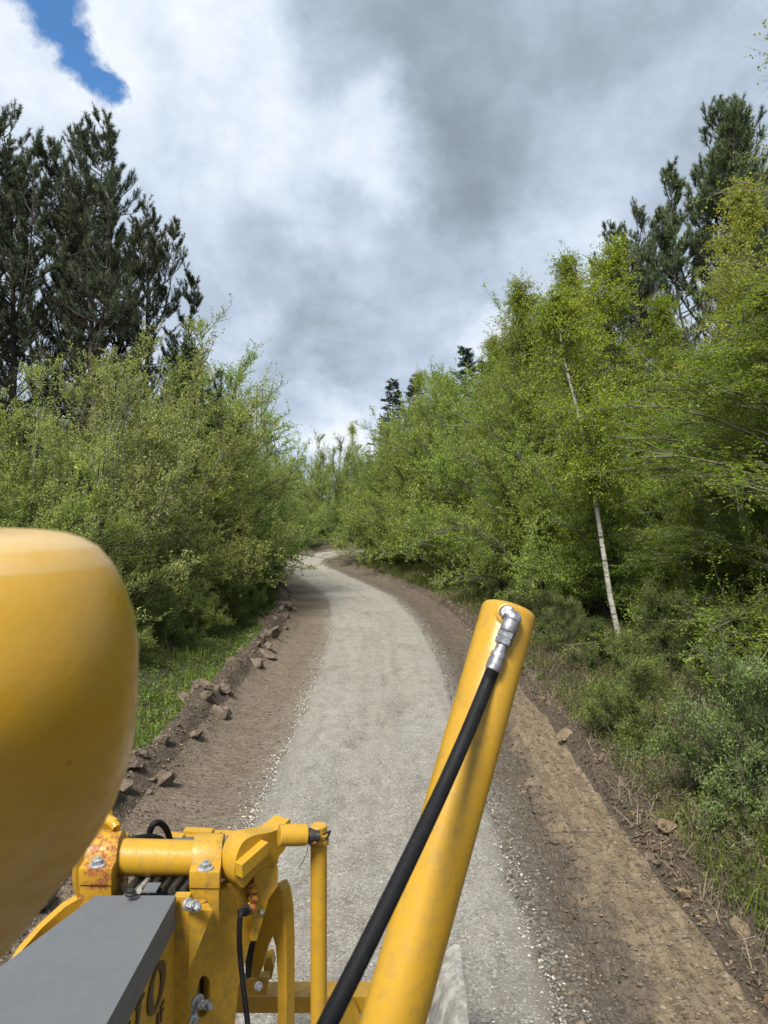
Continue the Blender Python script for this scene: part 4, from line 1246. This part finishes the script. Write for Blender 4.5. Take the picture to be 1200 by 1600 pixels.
# --- main frame under the cover, with the maker's name
frame = hexa('main_frame', [Vector(p) for p in ((XLb + .02, YB, .95), (XR - .008, YB, .95), (XR - .008, YF + .02, .95), (XLf + .02, YF + .02, .95),
             (XLb + .02, YB, zc - .09), (XR - .008, YB, zc - .09), (XR - .008, YF + .02, zc - .09), (XLf + .02, YF + .02, zc - .09))], M['yellow'], bevel=.006)
box('frame_nose', (-.80, 2.95, 1.20), .25, 1.02, .62, M['yellow'], bevel=.006)


def letter(ch, y0, z0, w, h, parent):
    """slab-serif capital drawn on the frame side; y runs forward, z up"""
    bm = bmesh.new(); x = XR - .0055
    def q(pts): solid(bm, [[(x, y0 + a * w, z0 + c * h) for a, c in pts]], (.003, 0, 0))
    if ch == 'O':
        N_ = 28; o = [(.5 + .5 * math.cos(2 * math.pi * k / N_), .5 + .5 * math.sin(2 * math.pi * k / N_)) for k in range(N_)]
        i = [(.5 + .23 * math.cos(2 * math.pi * k / N_), .5 + .40 * math.sin(2 * math.pi * k / N_)) for k in range(N_)]
        solid(bm, [[(x, y0 + a * w, z0 + c * h) for a, c in lp] for lp in (o, i)], (.003, 0, 0))
    elif ch == 'V':
        q([(.0, 1), (.42, 1), (.42, .93), (.36, .93), (.58, .30), (.74, .93), (.66, .93), (.66, 1), (1.02, 1), (1.02, .93), (.90, .93), (.60, 0), (.46, 0), (.10, .93), (.0, .93)])
    elif ch == 'L':
        q([(.05, 1), (.50, 1), (.50, .93), (.40, .93), (.40, .08), (.78, .08), (.88, .30), (.95, .30), (.92, 0), (.05, 0), (.05, .07), (.15, .07), (.15, .93), (.05, .93)])
    elif ch == 'A':
        q([(.0, 0), (.38, 1), (.62, 1), (1, 0), (.78, 0), (.70, .25), (.30, .25), (.22, 0)])
    elif ch == 'I':
        q([(.35, 0), (.35, 1), (.65, 1), (.65, 0)])
    elif ch == 'F':
        q([(.1, 0), (.1, 1), (.9, 1), (.9, .82), (.34, .82), (.34, .58), (.75, .58), (.75, .42), (.34, .42), (.34, 0)])
    return gpart('lettering', bm, M['ink'], parent, smooth=False)


for ch, yy in zip('VOLVO', (1.20, 1.44, 1.68, 1.90, 2.125)):
    letter(ch, yy, 1.515, .19 if ch != 'O' else .175, .125, frame)
for ch, yy in zip('AIF', (2.145, 2.20, 2.245)): letter(ch, yy, 1.445, .045, .05, frame)

# --- end plate behind the cover, big side plate with slot, gusset rib
box('end_plate', (XR + .012, YF + .035, 1.40), .05, .035, .68, M['yellow_worn'], bevel=.006)
npl = Vector((.78, -.62, 0)).normalized()
P0 = px(300, 1450, 2.46)
side = plate('side_plate', [(292, 1418), (318, 1410), (346, 1392), (372, 1372), (398, 1372), (397, 1440), (384, 1500), (372, 1545), (362, 1660), (292, 1660)], P0, npl, .035, M['yellow_worn'], curve=False,
             holes=[smooth_loop([(319, 1524), (328, 1534), (328, 1560), (322, 1585), (311, 1588), (308, 1560), (311, 1534)])])
plate('gusset', [(297, 1425), (332, 1422), (322, 1450), (294, 1520)], P0 + npl * .05, (.5, -.86, 0), .05, M['yellow_worn'], curve=False, label='tapered rust-stained gusset rib under the bearing block')
box('slot_backing', px(318, 1556, 2.72), .16, .02, .3, M['dark'], bevel=.002)
for a, b_, r in ((309, 1566, .017), (297, 1590, .02), (323, 1570, .011)): bolt(on_plane(a, b_, P0 + npl * .004, npl), npl, r, .022, side, M['bolt'])
for a, b_ in ((294, 1413), (304, 1416)): bolt(px(a, b_, 2.40), (.75, -.6, .1), .013, .022, side, M['bolt'])

# --- cross tube in its two bearing caps
TA, TB = px(150, 1338, 2.60), px(372, 1343, 2.66)
tube = rod('cross_tube', TA, TB, .0615, M['yellow'], seg=40)
axt = (TB - TA).normalized()


def cap(cpx, cpy, d, w, mat_top, mat_low, label):
    c = px(cpx, cpy, d); u = axt; f = Vector((0, 0, 1)).cross(u).normalized() * -1   # f points towards the cab
    if f.y > 0: f = -f
    zv = Vector((0, 0, 1)); R1, R0 = .088, .0605
    def pt(a, b2): return c - u * w / 2 + f * a + zv * b2
    bm = bmesh.new()
    arc = [pt(R1 * math.cos(t_), R1 * math.sin(t_)) for t_ in np.linspace(.30, math.pi - .30, 16)]
    loop = arc + [pt(-.135, .026), pt(-.135, -.028), pt(.148, -.028), pt(.148, .026)]
    solid(bm, [loop], u * w)
    top = gpart('bearing_cap', bm, mat_top, bevel=.004, label=label)
    bm = bmesh.new()
    solid(bm, [[pt(-.13, -.031), pt(.143, -.031), pt(.125, -.16), pt(-.12, -.16)]], u * w * .98)
    gpart('bearing_base', bm, mat_low, bevel=.004)
    bolt(c + f * .118 + zv * .027, (0, 0, 1), .0185, .017, top)
    return c


cap(166, 1338, 2.61, .105, M['rusty'], M['rusty'], 'rust-covered bearing cap')
cap(327, 1343, 2.645, .100, M['yellow_worn'], M['yellow_worn'], None)
bolt(px(345, 1285 + 24, 2.70), (0, 0, 1), .010, .012, grader, M['dark'], name='grease_nipple')

# --- bell crank lever on the tube end, boss and upright rod
nl = Vector((.80, -.60, 0)).normalized()
lev0 = px(392, 1360, 2.60)
lever = plate('lever_arm', [(376, 1386), (367, 1372), (368, 1345), (378, 1318), (395, 1306), (415, 1302), (432, 1297), (444, 1288), (452, 1281), (454, 1284), (451, 1305), (446, 1325), (436, 1338), (432, 1352), (412, 1356), (396, 1370), (384, 1384)],
              lev0, nl, .075, M['yellow'])
plate('lever_rib', [(378, 1352), (419, 1316), (420, 1334), (379, 1372)], lev0 + nl * .035, nl, .04, M['yellow'], lever, curve=False)
plate('lever_pad', [(398, 1357), (434, 1354), (434, 1384), (420, 1404), (401, 1470), (392, 1470)], px(415, 1400, 2.66), (.45, -.89, 0), .09, M['yellow_worn'], curve=False)
B0, B1 = px(436, 1305, 2.63), px(479, 1304, 2.66)
rod('boss', B0, B1, .0375, M['yellow'], lever, 32)
lathe('ball_joint', px(478, 1306, 2.66), (1, 0, 0), [(0, .02), (.008, .026), (.02, .026), (.035, .018), (.05, .018)], M['dark'], lever)
rod_t = px(498, 1289, 2.72)
upr = rod('upright_rod', rod_t, rod_t - Vector((0, 0, 1.25)), .0305, M['yellow'], seg=28)
lathe('rod_clamp', rod_t - Vector((0, 0, .028)), (0, 0, -1), [(0, .033), (.004, .037), (.014, .038), (.020, .034), (.026, .038), (.040, .037), (.044, .033)], M['rusty'], upr)
bolt(px(492, 1314, 2.66), (-.2, -1, 0), .008, .012, upr, M['rusty'])
tube_path('wire', [px(482, 1312, 2.64), px(480, 1330, 2.63), px(474, 1345, 2.63), px(467, 1357, 2.63)], .0014, M['dark'], upr, 6)
tube_path('wire', [px(505, 1304, 2.68), px(513, 1300, 2.66), px(516, 1299, 2.66), px(510, 1312, 2.68)], .0035, M['dark'], upr, 6)

# --- arched saddle plate, its bolts and hose
na = Vector((-.25, -.97, 0)).normalized()
sad0 = px(430, 1480, 2.80)
arch = plate('saddle_arch', [(436, 1381), (420, 1398), (405, 1440), (396, 1490), (392, 1528), (404, 1528), (412, 1505), (419, 1478), (426, 1462), (431, 1480), (434, 1530), (434, 1660), (447, 1660), (448, 1560), (448, 1470), (444, 1405)],
             sad0, na, .012, M['yellow'], curve=False)
# rim flange of the arch, standing towards the front
rim = [(436, 1381), (441, 1392), (446, 1420), (448, 1470), (448, 1560), (447, 1660)]
bm = bmesh.new(); q0 = [on_plane(a, b_, sad0, na) for a, b_ in rim]; w0 = Vector((.026, .035, 0))
for a, b_ in zip(q0, q0[1:]):
    f = [a, b_, b_ + w0, a + w0]; t3 = Vector((-.012, 0, 0))
    vv = [bm.verts.new(p) for p in f] + [bm.verts.new(p + t3) for p in f]
    for fc in ((0, 1, 2, 3), (7, 6, 5, 4), (0, 4, 5, 1), (1, 5, 6, 2), (2, 6, 7, 3), (3, 7, 4, 0)): bm.faces.new([vv[i] for i in fc])
gpart('arch_rim', bm, M['yellow'], arch)
for a, b_ in ((394, 1388), (396, 1402), (393, 1416)): bolt(px(a, b_, 2.63), (.6, -.8, .1), .012, .018, arch, M['rusty'])
for a, b_ in ((408, 1423), (404, 1541), (357, 1526)): bolt(px(a, b_, 2.66), (.3, -.9, .1), .010, .016, arch, M['bolt'])
plate('inner_plate', [(384, 1442), (398, 1440), (391, 1475), (383, 1480)], px(390, 1460, 2.72), (.3, -.95, 0), .03, M['yellow_worn'], curve=False)
plate('inner_shroud', [(382, 1475), (402, 1470), (399, 1525), (384, 1530)], px(392, 1500, 2.86), (0, -1, 0), .06, M['dark'], curve=False)
plate('lower_gusset', [(360, 1530), (384, 1530), (420, 1526), (416, 1556), (345, 1556)], px(390, 1545, 2.98), (0, -1, 0), .04, M['yellow_worn'], curve=False)
plate('pivot_block', [(412, 1500), (424, 1495), (428, 1512), (424, 1530), (412, 1532)], px(420, 1515, 3.05), (0, -1, 0), .06, M['yellow_worn'], curve=False)
tube_path('thin_hose', [px(386, 1422, 2.58), px(377, 1428, 2.55), px(374, 1450, 2.54), px(375, 1490, 2.54), px(380, 1540, 2.53), px(388, 1610, 2.5), px(392, 1680, 2.45)], .0095, M['rubber'])
lathe('hose_end', px(389, 1421, 2.60), (-.8, -.6, 0), [(0, .018), (.02, .018), (.025, .012), (.04, .012)], M['dark'])
# --- cross beam low in front
bA, bB = px(335, 1566, 3.08), px(585, 1566, 3.02)
hexa('cross_beam', [bA + Vector((0, 0, -.045)), bB + Vector((0, 0, -.045)), bB + Vector((0, .1, -.045)), bA + Vector((0, .1, -.045)),
                    bA + Vector((0, 0, .022)), bB + Vector((0, 0, .022)), bB + Vector((0, .1, .022)), bA + Vector((0, .1, .022))], M['yellow'], bevel=.004)
plate('beam_bracket', [(520, 1572), (536, 1562), (558, 1574), (566, 1600), (560, 1640), (520, 1640)], px(540, 1590, 2.96), (.2, -.98, 0), .05, M['yellow_worn'], curve=False)

# --- hoses running under the cross tube, front cover beyond
for k in range(6):
    a = 212 + 17 * k
    tube_path('pipe', [px(a - 12, 1392, 2.46), px(a, 1378, 2.56), px(a + 14, 1362, 2.72), px(a + 20, 1352, 2.86)], .010 if k % 2 else .013, M['dark'] if k != 1 else M['dusty_steel'])
box('hose_tray', (-.81, 2.62, 1.60), .20, .42, .03, M['dark'], bevel=.003)
tube_path('loop_hose', [px(232, 1318, 2.9), px(234, 1300, 2.9), px(240, 1288, 2.9), px(250, 1286, 2.92), px(260, 1296, 2.96), px(267, 1316, 3.0)], .0125, M['rubber'])
tube_path('loop_hose', [px(196, 1318, 2.8), px(212, 1311, 2.8), px(236, 1309, 2.85), px(252, 1313, 2.9), px(262, 1324, 2.9)], .014, M['rubber'])
hexa('front_cover', [px(255, 1330, 3.0), px(372, 1330, 3.0), px(372, 1312, 3.45), px(262, 1312, 3.45), px(255, 1322, 3.0), px(372, 1322, 3.0), px(372, 1304, 3.45), px(262, 1306, 3.45)], M['grey_paint'], bevel=.003)
for a, c, y_, d in ((286, 330, 1299, 3.42), (300, 412, 1302, 3.5), (262, 284, 1307, 3.36)):
    A = px(a, y_, d); B = px(c, y_ + (2 if a != 300 else 5), d - .02)
    hexa('frame_edge', [A + Vector((0, 0, -.03)), B + Vector((0, 0, -.03)), B + Vector((0, .05, -.03)), A + Vector((0, .05, -.03)), A, B, B + Vector((0, .05, 0)), A + Vector((0, .05, 0))], M['yellow'], bevel=.003)

# --- far lever and saddle on the other side of the frame
n2 = Vector((.55, -.83, 0)).normalized()
far0 = px(140, 1350, 2.68)
farl = plate('lever_arm', [(172, 1262), (150, 1282), (132, 1312), (120, 1345), (118, 1385), (124, 1412), (140, 1420), (150, 1385), (146, 1345), (156, 1318), (176, 1292)], far0, n2, .06, M['yellow'])
rod('pivot_pin', px(160, 1276, 2.66), px(181, 1288, 2.63), .019, M['yellow_worn'], farl)
lathe('ball_joint', px(178, 1287, 2.63), (.6, -.6, -.4), [(0, .014), (.01, .019), (.025, .015)], M['rusty'], farl)
sw = [(132, 1390), (98, 1410), (62, 1442), (30, 1478), (8, 1512), (-20, 1560)]
bm = bmesh.new(); zz0 = Vector((0, 0, 1)); d0 = [2.7, 2.66, 2.60, 2.52, 2.46, 2.40]
q0 = [px(a, b_, dd_) for (a, b_), dd_ in zip(sw, d0)]; rows = []
for p in q0: rows.append([bm.verts.new(p + Vector(o_)) for o_ in ((0, 0, 0), (.022, -.03, 0), (.022, -.03, -.16), (0, 0, -.16))])
for a, b_ in zip(rows, rows[1:]):
    for k in range(4): bm.faces.new((a[k], a[(k + 1) % 4], b_[(k + 1) % 4], b_[k]))
bm.faces.new(rows[0]); bm.faces.new(rows[-1][::-1])
gpart('saddle_arch', bm, M['yellow'], bevel=.004)

# --- blade lift cylinder with its hose
CT, CB = px(797, 948, 1.70), px(613, 1600, 1.46)
axc = (CB - CT).normalized(); Lc = (CB - CT).length * 1.45; rc0 = .0625
lift = lathe('lift_cylinder', CT, axc, [(0, .046), (.001, .050), (.004, .0565), (.009, .0605), (.016, rc0), (Lc, rc0)], M['yellow'], seg=64, label='long yellow hydraulic lift cylinder with a black hose on its face')
face = px(790, 968, 1.70); toCam = (Vector((0, 0, CAM_H)) - face); toCam = (toCam - axc * toCam.dot(axc)).normalized()
axp = CT + axc * (face - CT).dot(axc)
S0 = face - Vector((0, 0, 0)); off = S0 - axp; off = off - toCam * off.dot(toCam)
srf = axp + off + toCam * math.sqrt(max(rc0 ** 2 - off.length ** 2, 1e-6))
lathe('port_boss', srf - toCam * .006, toCam, [(0, .026), (.007, .026), (.0095, .023), (.0096, .018), (.004, .017)], M['yellow_worn'], lift)
E1 = srf + toCam * .030
fit = lathe('elbow_fitting', srf - toCam * .004, toCam, [(0, .016), (.012, .016), (.014, .0135), (.022, .0135)], M['steel'], lift)
hs = [E1, px(786, 996, 1.60), px(771, 1042, 1.575)]
hd = (px(771, 1042, 1.575) - px(800, 968, 1.60)).normalized()
E2 = px(801, 967, 1.615)
bm = bmesh.new()
b_lathe(bm, srf + toCam * .012, E2 - (srf + toCam * .012), [(0, .015), ((E2 - srf).length * .6, .0165), ((E2 - srf).length, .017)], 20)
bmesh.ops.create_icosphere(bm, subdivisions=3, radius=.0195, matrix=Matrix.Translation(E2))
b_lathe(bm, E2, hd, [(0, .0185), (.020, .0195), (.030, .0185)], 20)
gpart('elbow', bm, M['steel'], fit)
bm = bmesh.new(); b_lathe(bm, E2 + hd * .030, hd, [(0, .017), (.002, .0195), (.014, .0195), (.015, .0175), (.018, .0175), (.019, .0195), (.029, .0195), (.031, .017)], 6)
gpart('hex_nut', bm, M['steel'], fit)
lathe('neck', E2 + hd * .030, hd, [(0, .0125), (.038, .0125), (.046, .0135), (.056, .0135)], M['steel'], fit)
lathe('ferrule', E2 + hd * .078, hd, [(0, .0135), (.002, .0165), (.012, .017), (.013, .0158), (.016, .0158), (.017, .0175), (.040, .0175), (.042, .0155)], M['steel'], fit)
H0 = E2 + hd * .112
tube_path('hydraulic_hose', [H0, H0 + hd * .05, px(728, 1150, 1.50), px(690, 1236, 1.42), px(630, 1362, 1.28), px(572, 1480, 1.17), px(512, 1600, 1.08), px(455, 1720, 1.0)], .0150, M['rubber'], lift, 18, 10)

# --- rounded end of the other lift cylinder close to the cab
edge = [(826, 20), (829, 62), (834, 95), (842, 120), (856, 145), (885, 170), (925, 190), (970, 204), (1020, 211), (1080, 210), (1130, 203), (1190, 190), (1250, 168), (1310, 140), (1370, 105), (1430, 60), (1505, 0), (1600, -78), (1720, -176)]
bm = bmesh.new(); rings = []; seg = 72
for y_, e_ in edge:
    ctr = -60 if y_ < 1085 else e_ - 270
    d_ = .56; c_ = px(ctr, y_, d_); r_ = (e_ - ctr) / FPX * d_ * .97
    rings.append([bm.verts.new(c_ + Vector((math.cos(2 * math.pi * k / seg) * r_, math.sin(2 * math.pi * k / seg) * r_ + max(0, y_ - 1085) * .0002, 0))) for k in range(seg)])
for a, b_ in zip(rings, rings[1:]):
    for k in range(seg): bm.faces.new((a[k], a[(k + 1) % seg], b_[(k + 1) % seg], b_[k]))
bm.faces.new(rings[0][::-1]); bm.faces.new(rings[-1])
gpart('lift_cylinder', bm, M['yellow_near'], label='fat yellow cylinder end with a rounded pale top')

# --- blade end standing on the track behind the lift cylinder
bm = bmesh.new()
e0 = px(712, 1482, 3.98); e0.z = .66
dv = Vector((-.03, -1, 0)).normalized(); nv = Vector((dv.y, -dv.x, 0))      # along the blade / its concave face
if nv.x < 0: nv = -nv
prof = [(.02, .66), (-.05, .60), (-.10, .48), (-.115, .34), (-.09, .2), (-.03, .08), (.03, .0)]
rows = []
for k in (0, .35, 1.0, 1.8):
    rows.append([bm.verts.new(Vector((e0.x, e0.y, 0)) + dv * k + nv * a + Vector((0, 0, z_ + .01))) for a, z_ in prof] +
                [bm.verts.new(Vector((e0.x, e0.y, 0)) + dv * k + nv * (a - .03) + Vector((0, 0, z_ + .012))) for a, z_ in prof[::-1]])
m_ = len(rows[0])
for a, b_ in zip(rows, rows[1:]):
    for k in range(m_): bm.faces.new((a[k], a[(k + 1) % m_], b_[(k + 1) % m_], b_[k]))
bm.faces.new(rows[0]); bm.faces.new(rows[-1][::-1])
gpart('mouldboard', bm, M['dusty_steel'], label='dusty grey end of the curved grading blade')
